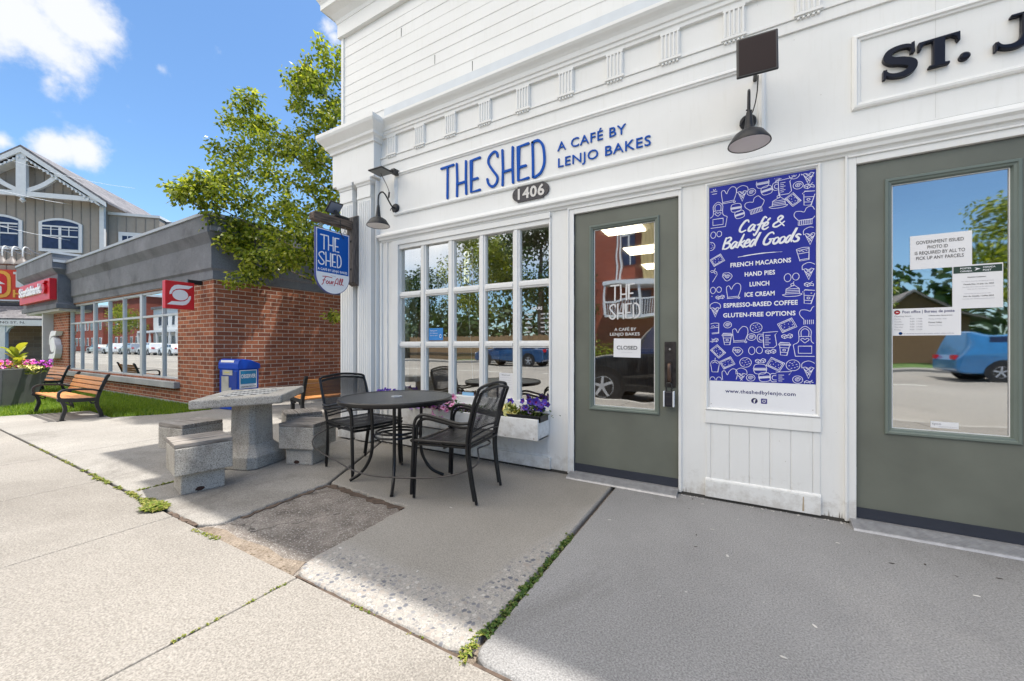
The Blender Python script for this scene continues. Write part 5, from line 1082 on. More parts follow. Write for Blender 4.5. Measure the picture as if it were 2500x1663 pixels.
def stacking_chair():
    """forward is +x, seat centre at the origin; front feet at x=.235, rear feet at x=-.22"""
    t = thing('stacking_chair', 'chair', 'chair')
    rt = .0105
    for s in (-1, 1):
        arm = smooth_pts([(.222, s*.243, .006), (.215, s*.242, .20), (.205, s*.240, .40), (.198, s*.240, .485), (.170, s*.241, .528), (.115, s*.243, .545), (.0, s*.243, .530), (-.13, s*.236, .505), (-.205, s*.225, .508)], 6)
        MB().tube(arm, rt, 10).build('arm_and_front_leg', BLACK, t, smooth=True)
        st = smooth_pts([(-.225, s*.190, .006), (-.195, s*.196, .18), (-.180, s*.204, .33), (-.195, s*.213, .46), (-.235, s*.219, .62), (-.272, s*.216, .722)], 6)
        MB().tube(st, rt, 10).build('rear_leg', BLACK, t, smooth=True)
    top = smooth_pts([(-.272, -.216, .722), (-.274, -.17, .737), (-.278, 0, .753), (-.274, .17, .737), (-.272, .216, .722)], 6)
    MB().tube(top, rt, 10).build('top_rail', BLACK, t, smooth=True)
    m = MB()
    m.tube(smooth_pts([(-.196, -.205, .435), (-.205, 0, .452), (-.196, .205, .435)], 6), .006, 8); m.build('back_rail', BLACK, t, smooth=True)
    m = MB(); nu, nv = 12, 10; V = []
    for i in range(nv+1):
        v = i/nv
        for j in range(nu+1):
            u = j/nu*2-1; z = .440+v*(.302-.022*u*u) - .006*(1-v)*0; x = -.196-.004*math.cos(u*1.5) - (v**1.1)*.074; V.append((x-.010*(1-u*u)*math.sin(math.pi*min(1, v)), u*(.205+.012*v), z+.012*(1-u*u)*(1-v)))
    m.add(V, [(i*(nu+1)+j, i*(nu+1)+j+1, (i+1)*(nu+1)+j+1, (i+1)*(nu+1)+j) for i in range(nv) for j in range(nu)]); m.build('mesh_back', BLACKM, t, smooth=True, recalc=False)
    m = MB(); V = []
    for i in range(nv+1):
        for j in range(nu+1):
            a, u = i/nv, j/nu*2-1; x = -.185+a*.40; w_ = .205+.030*a; V.append((x, u*w_, .376-.016*math.cos(u*1.4)*math.sin(math.pi*a*.9)-(.02*max(0, a-.85)/.15)))
    m.add(V, [(i*(nu+1)+j, i*(nu+1)+j+1, (i+1)*(nu+1)+j+1, (i+1)*(nu+1)+j) for i in range(nv) for j in range(nu)]); m.build('mesh_seat', BLACKM2, t, smooth=True, recalc=False)
    m = MB(); m.tube(smooth_pts([(-.185, -.208, .372), (.19, -.238, .370), (.212, -.215, .358), (.216, 0, .352), (.212, .215, .358), (.19, .238, .370), (-.185, .208, .372)], 5), .010, 8); m.tube([(-.185, -.208, .372), (-.185, .208, .372)], .009, 8); m.tube([(.0, -.222, .355), (.0, .222, .355)], .007, 6); m.build('seat_frame', BLACK, t, smooth=True)
    return t
BLACKM2 = perforated('black_perforated_seat', (.014, .014, .017), .26, .0075, (1, 1, 0))
ch = stacking_chair()
def place(o, x, y, z, rz, label): o.location = (x, y, z); o.rotation_euler = (0, 0, rz); o['label'] = label; o['group'] = 'black mesh armchairs stacked in pairs'
place(ch, -1.695, -.712, 0, R(180+7.4), 'lower black mesh armchair of the stacked pair by the cafe door')
place(copy_tree(ch), -1.698, -.735, .028, R(180+7.4), 'upper black mesh armchair of the stacked pair by the cafe door')
place(copy_tree(ch), -2.785, -.668, 0, R(-4), 'lower black mesh armchair of the stacked pair beside the stone stools')
place(copy_tree(ch), -2.782, -.672, .028, R(-3), 'upper black mesh armchair of the stacked pair beside the stone stools')
cb_ = MB(); cb_.tube(smooth_pts([(-2.98, -.86, .33), (-3.05, -.93, .27), (-2.95, -1.0, .21), (-2.6, -1.06, .17), (-2.2, -1.14, .16), (-1.85, -1.06, .165), (-1.6, -.95, .19), (-1.47, -.84, .25), (-1.50, -.78, .34)], 8), .0055, 8); cb_.tube(smooth_pts([(-2.98, -.86, .33), (-2.95, -.6, .36), (-2.5, -.4, .33), (-2.1, -.42, .335), (-1.8, -.5, .36), (-1.52, -.6, .345), (-1.50, -.78, .34)], 8), .0055, 8)
tag(cb_.build('lock_cable', plain('cable_sheath', (.035, .030, .030), .4), smooth=True), 'thin dark security cable looped through the table and chairs', 'cable')

# ------------------------------------------------------------------ stone chess table and its four stools
st = thing('chess_table', 'speckled stone table with a chessboard top on a flared pedestal', 'table', (-3.70, -1.09, 0), R(43.6))
h = .33; m = MB(); m.box(-h, h, -h, h, -.07, 0); tp = m.build('table_top', TERR, st, bevel=.012)
tp.location = (0, 0, .619); gx, gy = .018, .046; a = R(43.6)
tp.rotation_euler = (math.atan(-gx*math.sin(a)+gy*math.cos(a)), -math.atan(gx*math.cos(a)+gy*math.sin(a)), 0)
b1 = MB(); b2 = MB()
for i in range(8):
    for j in range(8): (b1 if (i+j) % 2 else b2).box(-.19+i*.0475, -.1425+i*.0475, -.19+j*.0475, -.1425+j*.0475, .0, .0012 if (i+j) % 2 else .0011)
b1.build('dark_squares', plain('dark_inlay', (.07, .075, .08), .6), tp); b2.build('light_squares', plain('light_inlay', (.55, .55, .53), .6), tp)
def octo(hw, ch_): return [(hw, -hw+ch_), (hw, hw-ch_), (hw-ch_, hw), (-hw+ch_, hw), (-hw, hw-ch_), (-hw, -hw+ch_), (-hw+ch_, -hw), (hw-ch_, -hw)]
m = MB(); lev = [(0, .205, .05), (.10, .205, .05), (.185, .125, .03), (.555, .118, .028)]
V = [(x, y, z) for z, hw, c_ in lev for x, y in octo(hw, c_)]; Fq = [(k*8+i, k*8+(i+1) % 8, (k+1)*8+(i+1) % 8, (k+1)*8+i) for k in range(3) for i in range(8)]+[tuple(range(8))[::-1], tuple(24+i for i in range(8))]
m.v = V; m.f = Fq; m.m = [0]*len(Fq); pd = m.build('pedestal', TERR, st, bevel=.008); pd.rotation_euler = (0, 0, R(-26))
m = MB(); m.prism(patch_pts(.10, -.2065, .03, .022, 9, 4), -.0, .0, lambda u, v, w_: (u, v, w_))
def stool(label, x, y, rot, seed):
    t = thing('stone_stool', label, 'stool', (x, y, 0), rot, 'stone stools round the chess table'); r = random.Random(seed)
    b_ = MB(); b_.box(-.127, .127, -.127, .127, -.004, .142); b_.build('foot_block', TERR, t, bevel=.010)
    b_ = MB(); b_.box(-.165, .165, -.165, .165, .140, .330); b_.build('seat_block', TERR, t, bevel=.008)
    for k in range(3):
        s_ = MB(); s_.box(-.166, .166, -.163+k*.1095, -.163+k*.1095+.104, .3305, .3615+r.uniform(-.002, .002)); s_.build('seat_slat', OLDWOOD, t, bevel=.005)
    s_ = MB(); s_.prism([(-.02+.028*math.cos(i*.7)*(1+.2*math.sin(i*3)), .020+.016*math.sin(i*.7)) for i in range(9)], -.1275, -.1265, lambda u, v, w_: (u, w_, v)); s_.build('drain_hole', plain('rust_hole', (.045, .02, .014), .9), t)
    return t
stool('stone stool nearest the street with a sunlit bleached wood top', -3.41, -1.595, R(78.8), 1)
stool('stone stool half hidden behind the chess table base by the near stool', -4.211, -1.339, R(8.7), 2)
stool('stone stool beside the black chairs with its long side to the street', -3.335, -.802, R(21.6), 3)
stool('stone stool farthest from the street with gaps between its seat slats', -3.889, -.517, R(-22.7), 4)

# ------------------------------------------------------------------ park benches
def bench(label, loc, rz, L=1.42):
    t = thing('park_bench', label, 'bench', loc, rz, 'cast iron and wood park benches')
    # x along the bench, front towards -y
    def iron(x):
        m = MB(); w_ = .042; fx = lambda u, v, q: (x-w_/2+q, u, v)
        m.ribbon(sm2([(-.20, .0), (-.185, .07), (-.165, .15), (-.175, .22), (-.20, .285)], 5), .038, fx, 0, w_)
        m.ribbon(sm2([(.195, .0), (.18, .08), (.150, .16), (.145, .24), (.165, .34), (.205, .46), (.245, .57), (.262, .60)], 5), .040, fx, 0.001, w_-.001)
        m.ribbon(sm2([(-.215, .292), (-.05, .272), (.14, .265)], 6), .052, fx, .002, w_-.002)
        m.ribbon(sm2([(-.165, .24), (-.13, .215), (-.10, .23), (-.11, .255)], 4), .016, fx, .004, w_-.004); m.ribbon(sm2([(.07, .25), (.09, .215), (.125, .215), (.14, .24)], 4), .016, fx, .004, w_-.004)
        m.ribbon(sm2([(-.195, .29), (-.225, .335), (-.215, .395), (-.165, .425), (-.05, .425), (.09, .41), (.175, .38)], 6), .026, fx, .001, w_-.001)
        m.ribbon(sm2([(-.235, .0), (-.165, .0)], 2), .014, fx, .0, w_); m.ribbon(sm2([(.16, .0), (.23, .0)], 2), .014, fx, .0, w_)
        m.build('end_frame', IRON, t, bevel=.005)
    iron(-L/2+.03); iron(L/2-.03)
    for k in range(5):
        y = -.205+k*.068; MB().box(-L/2+.02, L/2-.02, y, y+.058, .292-.010*k+.004*k*k*.3, .316-.010*k+.004*k*k*.3).build('seat_slat', BENCHWOOD, t, bevel=.006)
    for k in range(4):
        z = .355+k*.062; yb = .150+(z-.34)*.36
        M4 = Matrix.Translation((0, yb, z)) @ Matrix.Rotation(R(-20), 4, 'X'); MB().box(-L/2+.02, L/2-.02, -.010, .012, -.026, .028, M4).build('back_slat', BENCHWOOD, t, bevel=.006)
    return t
b1_ = bench('orange slatted park bench on the concrete pad by the lawn', (-8.72, -1.165, -.006), R(0))
b2_ = copy_tree(b1_); b2_.location = (-13.5, -.60, -.012); b2_.rotation_euler = (0, 0, R(3)); b2_['label'] = 'park bench end showing between the grey planter and the brick bank'
b3_ = copy_tree(b1_); b3_.location = (-5.27, 1.02, -.004); b3_.rotation_euler = (0, 0, R(-99)); b3_['label'] = 'park bench behind the stone stools beside the white shop corner'

# ------------------------------------------------------------------ big grey planter
gp = thing('grey_planter', 'big tapered grey planter full of flowers at the left edge', 'planter', (-10.98, -1.50, -.012), R(41))
m = MB(); V = [(sx*hh_, sy*hh_, z) for z, hh_ in ((0, .265), (.60, .40), (.655, .412), (.655, .375), (.58, .36)) for sx, sy in ((-1, -1), (1, -1), (1, 1), (-1, 1))]
m.add(V, [(k*4+i, k*4+(i+1) % 4, (k+1)*4+(i+1) % 4, (k+1)*4+i) for k in range(4) for i in range(4)]+[(3, 2, 1, 0), (16, 17, 18, 19)]); m.build('planter_body', plain('planter_grey', (.115, .12, .125), .6, var=.1), gp, bevel=.01)
def mass(name, label, loc, spread, mats, n, seed, zr, rad):
    t = thing(name, label, 'flower', loc, R(41)); r = random.Random(seed)
    f = MB()
    for i in range(int(n*1.6)):
        p = Vector((r.uniform(-1, 1)*spread[0], r.uniform(-1, 1)*spread[1], r.uniform(-.05, zr))); d = Vector((r.uniform(-1, 1), r.uniform(-1, 1), r.uniform(0, 1))).normalized(); s_ = d.orthogonal().normalized()*.014
        f.add([p, p+d*.03+s_, p+d*.06, p+d*.03-s_], [(0, 1, 2, 3)])
    f.build('foliage', WEED, t, recalc=False)
    for (pm, th, k) in mats:
        f = MB()
        for i in range(int(n*k)):
            p = Vector((r.uniform(-1, 1)*spread[0], r.uniform(-1, 1)*spread[1], r.uniform(zr*.4, zr*1.15))); flower(f, p, Vector((r.uniform(-.2, 1), r.uniform(-1, .4), r.uniform(.1, 1))).normalized(), rad*r.uniform(.7, 1.2), r)
        f.build('blossoms', [pm, th], t, recalc=False)
    return t
ORA = petal_mat('orange_petal', (.75, .30, .03), 0); PK2 = petal_mat('hot_pink_petal', (.62, .08, .36), 0)
mass('petunia_plant', 'pink and orange flower mass in the middle of the grey planter', (-11.0, -1.5, .60), (.34, .34), [(PK2, TH2, .5), (ORA, TH3, .35), (PINK, TH2, .4)], 130, 51, .16, .030)
mass('petunia_plant', 'magenta flowers at the right corner of the grey planter', (-10.88, -1.08, .60), (.12, .12), [(MAG, TH1, .7), (PK2, TH2, .5)], 60, 52, .15, .030)
mass('petunia_plant', 'yellow flowers spilling over the front of the grey planter', (-10.66, -1.25, .58), (.16, .05), [(YEL, TH3, 1.0)], 70, 53, .09, .026)
mass('petunia_plant', 'pink flowers at the left of the grey planter', (-10.95, -1.80, .60), (.14, .14), [(PINK, TH2, .8), (PK2, TH2, .4)], 70, 54, .16, .030)
def canna(label, x, y, z, n, hgt, seed, nleaf):
    t = thing('canna_plant', label, 'plant', (x, y, z)); r = random.Random(seed); m = MB(); m2 = MB()
    for i in range(nleaf):
        a = i*2.4+r.uniform(-.4, .4); d = Vector((math.cos(a), math.sin(a), 0)); s_ = Vector((-d.y, d.x, 0)); l = hgt*r.uniform(.42, .6); z0 = hgt*(.15+.5*i/nleaf); W_ = l*.21; k = 9; V = []; lean = r.uniform(.35, .9)
        for j in range(k+1):
            u = j/k; c_ = d*(l*u*lean)+Vector((0, 0, z0+l*(u*1.0-.55*u*u*lean))); ww = W_*math.sin(math.pi*min(1, .06+u*.94))**.8; V += [c_-s_*ww+Vector((0, 0, ww*.45)), c_, c_+s_*ww+Vector((0, 0, ww*.45))]
        F_ = []
        for j in range(k): F_ += [(j*3, j*3+1, j*3+4, j*3+3), (j*3+1, j*3+2, j*3+5, j*3+4)]
        m.add(V, F_)
    m2.tube([(0, 0, 0), (0, 0, hgt*.75)], [.02, .012], 8)
    m.build('leaves', leafmat('canna_leaf_'+label.split()[0], [(.20, .27, .03), (.34, .38, .05), (.46, .46, .07)], .4, .35), t, recalc=False, smooth=True); m2.build('stem', WEED, t); return t
canna('broad-leaved yellow green canna rising from the grey planter', -10.85, -1.33, .60, 8, .52, 61, 9)
canna('second broad-leaved canna at the far left of the grey planter', -10.92, -1.72, .60, 6, .46, 62, 6)
# ------------------------------------------------------------------ newspaper box
nb = thing('newspaper_box', 'blue newspaper vending box against the sunlit brick wall', 'newspaper box', (-7.14, .41, 0))
BB = plain('newspaper_box_blue', (.006, .06, .42), .4, var=.08, spec=.3)
m = MB(); m.prism([(.25, .0), (.58, .0), (.58, .66), (.25, .66)], -7.385, -6.905, lambda u, v, w_: (w_, u, v)); m.build('cabinet', BB, nb, world=True, bevel=.012)
m = MB(); m.prism([(.235, .655), (.595, .655), (.595, .735), (.44, .80), (.29, .822), (.25, .79), (.235, .74)], -7.39, -6.888, lambda u, v, w_: (w_, u, v)); m.build('hood', BB, nb, world=True, bevel=.010)
m = MB(); m.box(-7.35, -6.93, .240, .25, .12, .62); m.build('front_door', plain('newspaper_door_blue', (.006, .04, .27), .4), nb, world=True, bevel=.004)
m = MB(); m.box(-7.27, -7.03, .232, .240, .56, .64); m.box(-7.30, -7.12, .232, .240, .22, .54); m.box(-7.12, -7.06, .232, .240, .22, .36); m.build('coin_plate', plain('coin_plate_steel', (.45, .46, .42), .4, .3, var=.2), nb, world=True)
m = MB().box(-7.22, -7.10, .230, .232, .592, .612); m.build('price_label', plain('price_yellow', (.5, .45, .15), .5), nb, world=True)
m = MB().add([(-7.33, .246, .755), (-6.95, .246, .755), (-6.95, .262, .795), (-7.33, .262, .795)], [(0, 1, 2, 3)]); m.add([(-7.33, .238, .765), (-7.0, .238, .765), (-7.0, .247, .80), (-7.33, .247, .80)], [(0, 1, 2, 3)]); m.build('hood_label', PAPER, nb, world=True)
SN = SIDE(-6.905)
m = MB().prism([(.268, .345), (.545, .345), (.545, .640), (.268, .640)], 0, .004, SN); m.build('placard', PAPER, nb, world=True)
m = MB().prism([(.280, .415), (.533, .415), (.533, .628), (.280, .628)], .0042, .0052, SN); m.build('placard_field', plain('placard_teal', (.015, .22, .42), .5), nb, world=True)
m = MB(); text(m, 'OBSERVER', .287, .526, .512, .058, SN, .0060, 0, .035); m.build('placard_title', PAPER, nb, world=True)
m = MB(); text(m, 'OBSERVERXTRA.COM', .287, .526, .362, .018, SN, .0046, 0, .02); m.build('placard_text', INK, nb, world=True)

nb.rotation_euler = (0, 0, R(7)); nb.location.x += .035
# ------------------------------------------------------------------ the brick bank next door
bk = thing('bank_building', 'low red brick bank with grey stucco fascia and a long grid window', 'bank', (-11, .17, 0))
m = MB()
for (x0, x1, z0, z1) in [(-8.72, -7.40, -.02, 2.135), (-15.22, -8.72, -.02, .415), (-15.22, -8.72, 2.10, 2.135), (-16.6, -15.22, -.02, 2.135)]: m.box(x0, x1, .17, .37, z0, z1)
m.build('brick_front', BRICKX, bk, world=False).matrix_parent_inverse = wmat(bk).inverted()
def wp_(o): o.matrix_parent_inverse = wmat(o.parent).inverted(); return o
m = MB().box(-7.52, -7.398, .171, 9, -.02, 2.134); wp_(m.build('brick_side', BRICKY, bk))
m = MB().box(-16.6, -7.392, .155, .36, -.02, .035); m.box(-7.5, -7.385, .155, 9, -.02, .035); wp_(m.build('footing', SILLST, bk))
m = MB(); sweep(m, [(-.02, 2.125), (.018, 2.125), (.018, 2.265), (.052, 2.30), (.055, 2.70), (.075, 2.735), (.150, 2.845), (.150, 3.115), (-.02, 3.115)], -14.75, -7.40, .17, None, 9); wp_(m.build('fascia', FASCIA, bk))
m = MB(); sweep(m, [(-.02, 3.1155), (.172, 3.1155), (.172, 3.165), (-.02, 3.17)], -14.75, -7.40, .17, None, 9); wp_(m.build('coping', COPING, bk))
m = MB().box(-7.26, -7.205, .05, 9, 2.87, 2.94); wp_(m.build('side_ledge', FASCIA, bk))
m = MB().box(-16.5, -7.5, .3, 9, 3.0, 3.06); wp_(m.build('roof', BASEG, bk))
m = MB().box(-15.85, -8.64, .085, .30, .27, .385); wp_(m.build('window_sill', SILLST, bk, bevel=.008))
m = MB()
FRM = plain('pale_window_frame', (.50, .53, .55), .4, .2)
for x, w_ in ((-15.17, .05), (-14.34, .028), (-13.36, .07), (-12.37, .028), (-11.48, .028), (-10.50, .12), (-9.465, .03), (-8.745, .028)): m.box(x-w_/2, x+w_/2, .20, .26, .415, 2.10)
for a, b_ in ((-15.14, -14.36), (-14.32, -13.4), (-13.32, -12.39), (-12.35, -11.5), (-11.46, -10.565), (-10.435, -9.485), (-9.445, -8.765)):
    for z0, z1 in ((1.595, 1.635), (.416, .45), (2.055, 2.099)): m.box(a, b_, .205, .255, z0, z1)
wf2 = wp_(m.build('window_frame', FRM, bk))
wp_(MB().box(-15.2, -8.72, .232, .238, .42, 2.095).build('window_glass', GLASSB, wf2))
wp_(MB().box(-15.3, -8.5, 3.2, 3.3, .0, 2.2).build('inner_wall', plain('bank_inner_wall', (.12, .11, .1), .8), bk)); wp_(MB().box(-15.3, -8.5, .4, 3.3, 2.13, 2.16).build('inner_ceiling', plain('bank_ceiling', (.3, .3, .28), .8), bk))
# projecting sign block at the far end
m = MB(); sweep(m, [(-.02, 1.985), (.03, 1.985), (.03, 2.10), (.0, 2.13), (.0, 2.84), (.03, 2.87), (.11, 2.97), (.115, 3.33), (-.02, 3.33)], -18.3, -14.80, -.10, 1.6, 1.6); wp_(m.build('sign_block', FASCIA, bk))
m = MB(); sweep(m, [(-.02, 3.3305), (.135, 3.3305), (.135, 3.385), (-.02, 3.39)], -18.3, -14.80, -.10, 1.6, 1.6); m.box(-14.76, -14.66, -.2, 1.5, 3.12, 3.18); wp_(m.build('block_coping', COPING, bk))
m = MB().box(-18.2, -14.9, -.06, 1.5, 1.93, 1.985); m.box(-16.72, -16.62, -.02, .2, 0, 1.94); wp_(m.build('entrance_soffit', plain('soffit_white', (.55, .55, .54), .6), bk))
m = MB().box(-18.2, -16.65, .5, .54, .0, 1.95); wp_(m.build('entrance_glass', GLASSB, bk))
def emblem(mb, cx, cz, s, fn, d0, d1):
    top = [(-1.33, .02), (-1.30, .45), (-1.08, 1.02), (-.72, 1.42), (-.3, 1.55), (1.62, 1.52), (1.05, 1.02), (0, .99), (-.52, .88), (-.90, .58), (-1.10, .08)]
    for sg_ in (1, -1): mb.prism([(cx+sg_*u*s, cz+sg_*v*s) for u, v in top], d0, d1, fn)
    mb.prism([(cx+s*.98*math.cos(i*.3142), cz+s*.82*math.sin(i*.3142)) for i in range(20)], d0, d1+.0005, fn)
bl = thing('blade_sign', 'square red blade sign with a white S-shaped globe emblem', 'sign', (-7.80, -.15, 1.62))
m = MB().box(-7.86, -7.75, -.335, .045, 1.625, 2.065); m.build('red_case', RED, bl, world=True, bevel=.006)
m = MB(); emblem(m, -.143, 1.848, .105, SIDE(-7.75), .0, .004); m.build('white_emblem', PWHITE, bl, world=True)
m = MB().box(-7.83, -7.78, -.03, .16, 2.05, 2.12); m.build('mount', IRON, bl, world=True)
lg = thing('fascia_sign', 'long red sign with raised white lettering on the grey sign block', 'sign', (-16.3, -.2, 2.2))
m = MB().box(-17.95, -14.86, -.225, -.10, 2.20, 2.735); m.build('red_case', RED, lg, world=True, bevel=.01)
m = MB(); text(m, 'Scotiabank', -17.72, -15.42, 2.40, .23, FRONT(-.226), .0, .05, .03); m.build('raised_lettering', PWHITE, lg, world=True)
m = MB(); emblem(m, -15.18, 2.52, .10, FRONT(-.226), .0, .05); m.build('white_emblem', RED, lg, world=True)
we = thing('wall_emblem', 'big white S-shaped emblem fixed to the brick pier by the bank entrance', 'emblem', (-16.1, .1, 1.0))
m = MB(); emblem(m, -16.06, 1.06, .245, FRONT(.165), .0, .12); m.build('raised_emblem', PWHITE, we, world=True)

# ---- taupe gable building beyond the cross street
gh = thing('gable_building', 'taupe board-and-batten building with a white timber gable', 'building', (-31.5, 2.05, 0), R(45.8))
TAU = plain('taupe_siding', (.315, .27, .222), .75, var=.05); TRIM = plain('white_trim', (.64, .64, .63), .5, var=.05); SHIN = concrete('grey_shingles', (.13, .125, .13), (.22, .21, .215), 30, .5, (.09, .09, .1), 9, blotch=2)
def win_open(mb, poly, y0, y1): mb.prism(poly, y0, y1, lambda u, v, w_: (u, w_, v))
m = MB(); win_open(m, [(-2.85, 0), (3.15, 0), (3.15, 8.75), (.15, 10.85), (-2.85, 8.75)], 0, 9); m.build('gable_wall', TAU, gh)
m = MB()
for i in range(16):
    x = -2.7+i*.375; zt = 8.75+(3-abs(x-.15))*.7; m.box(x, x+.045, -.025, 0, 3.1, zt-.12)
m.build('batten', plain('taupe_batten', (.27, .23, .19), .75), gh)
m = MB(); m.box(3.16, 5.45, .35, 8, 0, 8.20); m.build('wing_wall', TAU, gh); m = MB()
for i in range(5): m.box(3.5+i*.42, 3.545+i*.42, .325, .35, 3.1, 8.1)
m.build('batten', bpy.data.materials['taupe_batten'], gh)
MB().box(3.16, 5.5, .28, 8, 8.16, 8.30).build('wing_coping', TRIM, gh)
MB().box(5.45, 6.65, .9, 3, 6.5, 8.15).build('chimney', SHIN, gh)
m = MB()
for sgn in (-1, 1):
    e = .15+sgn*3.5; win_open(m, [(.15, 11.10), (e, 8.62), (e, 8.50), (.15, 10.98)], -.55, 9.2)
m.build('roof', SHIN, gh)
m = MB()
for sgn in (-1, 1):
    e = .15+sgn*3.42; m.prism([(.15, 10.97), (e, 8.55), (e, 8.32), (.15, 10.72)], -.58, -.50, lambda u, v, w_: (u, w_, v)); m.prism([(.15, 10.6), (e-sgn*.3, 8.45), (e-sgn*.3, 8.35), (.15, 10.5)], -.50, -.02, lambda u, v, w_: (u, w_, v))
    for k in range(18): t_ = k/18; x = .15+sgn*(.1+t_*2.9); z = 10.52-t_*2.05; m.box(x-.04, x+.04, -.56, -.50, z-.1, z)
m.build('rake_board', TRIM, gh)
m = MB(); m.box(-3.0, 3.3, -.5, -.36, 8.56, 8.80); m.box(-.05, .34, -.52, -.34, 8.52, 10.7); m.lathe([(.12, 0), (.06, -.08), (.13, -.16), (.0, -.3)], 12, (.15, -.43, 8.52))
for sgn in (-1, 1): m.ribbon(sm2([(.15+sgn*.2, 8.85), (.15+sgn*.75, 9.15), (.15+sgn*1.2, 9.55), (.15+sgn*1.5, 9.95)], 5), .20, lambda u, v, w_: (u, -.36-w_, v), 0, .12, caps=False)
m.build('gable_truss', TRIM, gh)
m = MB(); m.box(3.0, 3.2, -.05, .1, 3.0, 8.45); m.build('corner_board', TRIM, gh)
PANE = plain('far_window_glass', (.022, .032, .075), .12, var=.3, spec=.3)
def awin(x0, x1, z0, z1, rise):
    n = 8; arc = [(x0+(x1-x0)*i/n, z1+rise*(1-(2*i/n-1)**2)) for i in range(n, -1, -1)]
    f = MB(); win_open(f, [(x0, z0), (x1, z0)]+arc, -.07, -.005); fr = f.build('window', TRIM, gh)
    i_ = .15; arc2 = [(x0+i_+(x1-x0-2*i_)*i/n, z1-.02+(rise-.10)*(1-(2*i/n-1)**2)) for i in range(n, -1, -1)]
    g = MB(); win_open(g, [(x0+i_, z0+.16), (x1-i_, z0+.16)]+arc2, -.085, -.07); g.build('pane', PANE, fr)
    b_ = MB(); xm = (x0+x1)/2; b_.box(xm-.055, xm+.055, -.11, -.085, z0+.16, z1-.2); b_.box(x0+i_, x1-i_, -.11, -.086, z1-.23, z1-.15); b_.box(x0+i_, x1-i_, -.11, -.086, z0+.78, z0+.85)
    for xq in ((x0+i_+xm)/2, (x1-i_+xm)/2): b_.box(xq-.02, xq+.02, -.105, -.086, z0+.85, z1-.23)
    b_.box(x0+i_, x1-i_, -.104, -.0862, z0+1.14, z0+1.17); b_.build('glazing_bar', TRIM, fr)
awin(.52, 2.28, 5.92, 7.42, .26); awin(-1.89, -.13, 5.92, 7.42, .26)
f = MB(); f.box(3.65, 5.0, .26, .35, 5.4, 7.25); fr = f.build('window', TRIM, gh); MB().box(3.82, 4.86, .25, .26, 5.5, 7.05).build('pane', PANE, fr); b_ = MB(); b_.box(4.3, 4.38, .235, .25, 5.5, 7.05); b_.box(3.82, 4.86, .234, .25, 6.6, 6.66); b_.box(4.05, 4.08, .236, .25, 6.66, 7.05); b_.box(4.6, 4.63, .236, .25, 6.66, 7.05); b_.build('glazing_bar', TRIM, fr)
m = MB(); m.prism([(-.02, 3.08), (-2.2, 2.33), (-2.2, 2.25), (-.02, 2.95)], -5, 4.5, lambda u, v, w_: (w_, u, v)); m.build('porch_roof', SHIN, gh); MB().box(-5, 4.5, -.12, -.02, 3.08, 3.20).build('gutter', plain('dark_gutter', (.03, .03, .035), .5), gh)
m = MB(); m.box(-5, 4.5, -2.2, -1.95, 1.98, 2.26); m.box(.35, .75, -2.15, -1.98, 0, 1.98); m.box(-2.6, -2.2, -2.15, -1.98, 0, 1.98); m.prism([(.75, 1.98), (.75, 1.6), (.85, 1.82), (1.05, 1.98)], -2.12, -2.0, lambda u, v, w_: (u, w_, v)); m.build('porch_beam', TRIM, gh)
STONE = brick('buff_stone', 'x', (.36, .27, .19), (.22, .17, .135), (.42, .37, .3), .52, .19)
MB().box(-5, 4.5, -.35, -.005, 0, 2.2).build('stone_wall', STONE, gh); f = MB(); f.box(2.15, 3.3, -.42, -.35, 0, 2.0); fr = f.build('door', TRIM, gh); MB().box(2.3, 3.15, -.43, -.42, .3, 1.25).build('pane', PANE, fr); MB().box(2.3, 3.15, -.43, -.42, 1.45, 1.85).build('pane', PANE, fr)
m = MB(); text(m, 'KING ST. N.', .42, 1.5, 2.08, .10, lambda u, v, w_: (u, -2.201-w_, v), 0, 0, .01); m.build('street_name', INK, gh)
rs = thing('shop_sign', 'orange red shop sign with a yellow rounded square and white house emblem', 'sign', (-31.5, 2.05, 0), R(45.8))
m = MB().box(-4.2, 2.2, -.14, -.03, 3.38, 4.88); m.build('board', plain('orange_red_board', (.58, .045, .02), .4), rs)
m = MB().box(-4.3, 2.3, -.12, -.028, 3.30, 3.38); m.build('board_edge', TRIM, rs)
FS = lambda u, v, w_: (u, -.14-w_, v)
def rsq(x0, x1, z0, z1, rr): return [(( x1-rr if sx > 0 else x0+rr)+rr*math.cos(R(a0+q)), (z1-rr if sz > 0 else z0+rr)+rr*math.sin(R(a0+q))) for sx, sz, a0 in ((1, 1, 0), (-1, 1, 90), (-1, -1, 180), (1, -1, 270)) for q in (0, 30, 60, 90)]
MB().prism(rsq(-2.0, -.50, 3.46, 4.82, .35), 0, .02, FS).build('yellow_square', plain('sign_yellow', (.75, .36, .05), .4), rs); MB().prism(rsq(-1.86, -.64, 3.60, 4.68, .28), 0, .03, FS).build('red_square', plain('sign_red', (.55, .01, .01), .4), rs)
m = MB(); m.prism([(-1.25, 4.5), (-.70, 4.14), (-1.80, 4.14)], 0, .035, FS); m.prism([(-1.66, 4.08), (-.92, 4.08), (-.84, 4.0), (-.84, 3.68), (-1.0, 3.68), (-1.0, 3.92), (-1.2, 3.92), (-1.2, 3.68), (-1.66, 3.68)], 0, .035, FS); m.build('house_emblem', TRIM, rs)
m = MB(); m.box(-.30, .0, -.17, -.14, 4.0, 4.78); m.box(-.40, .10, -.168, -.14, 4.66, 4.78); m.build('white_letter', TRIM, rs); m = MB(); text(m, 'H', -.42, .0, 3.50, .36, FS, .0, .02, .02); m.build('yellow_letter', bpy.data.materials['sign_yellow'], rs)
GL_ = plain('weathered_lamp', (.14, .12, .11), .5)
gnk = None
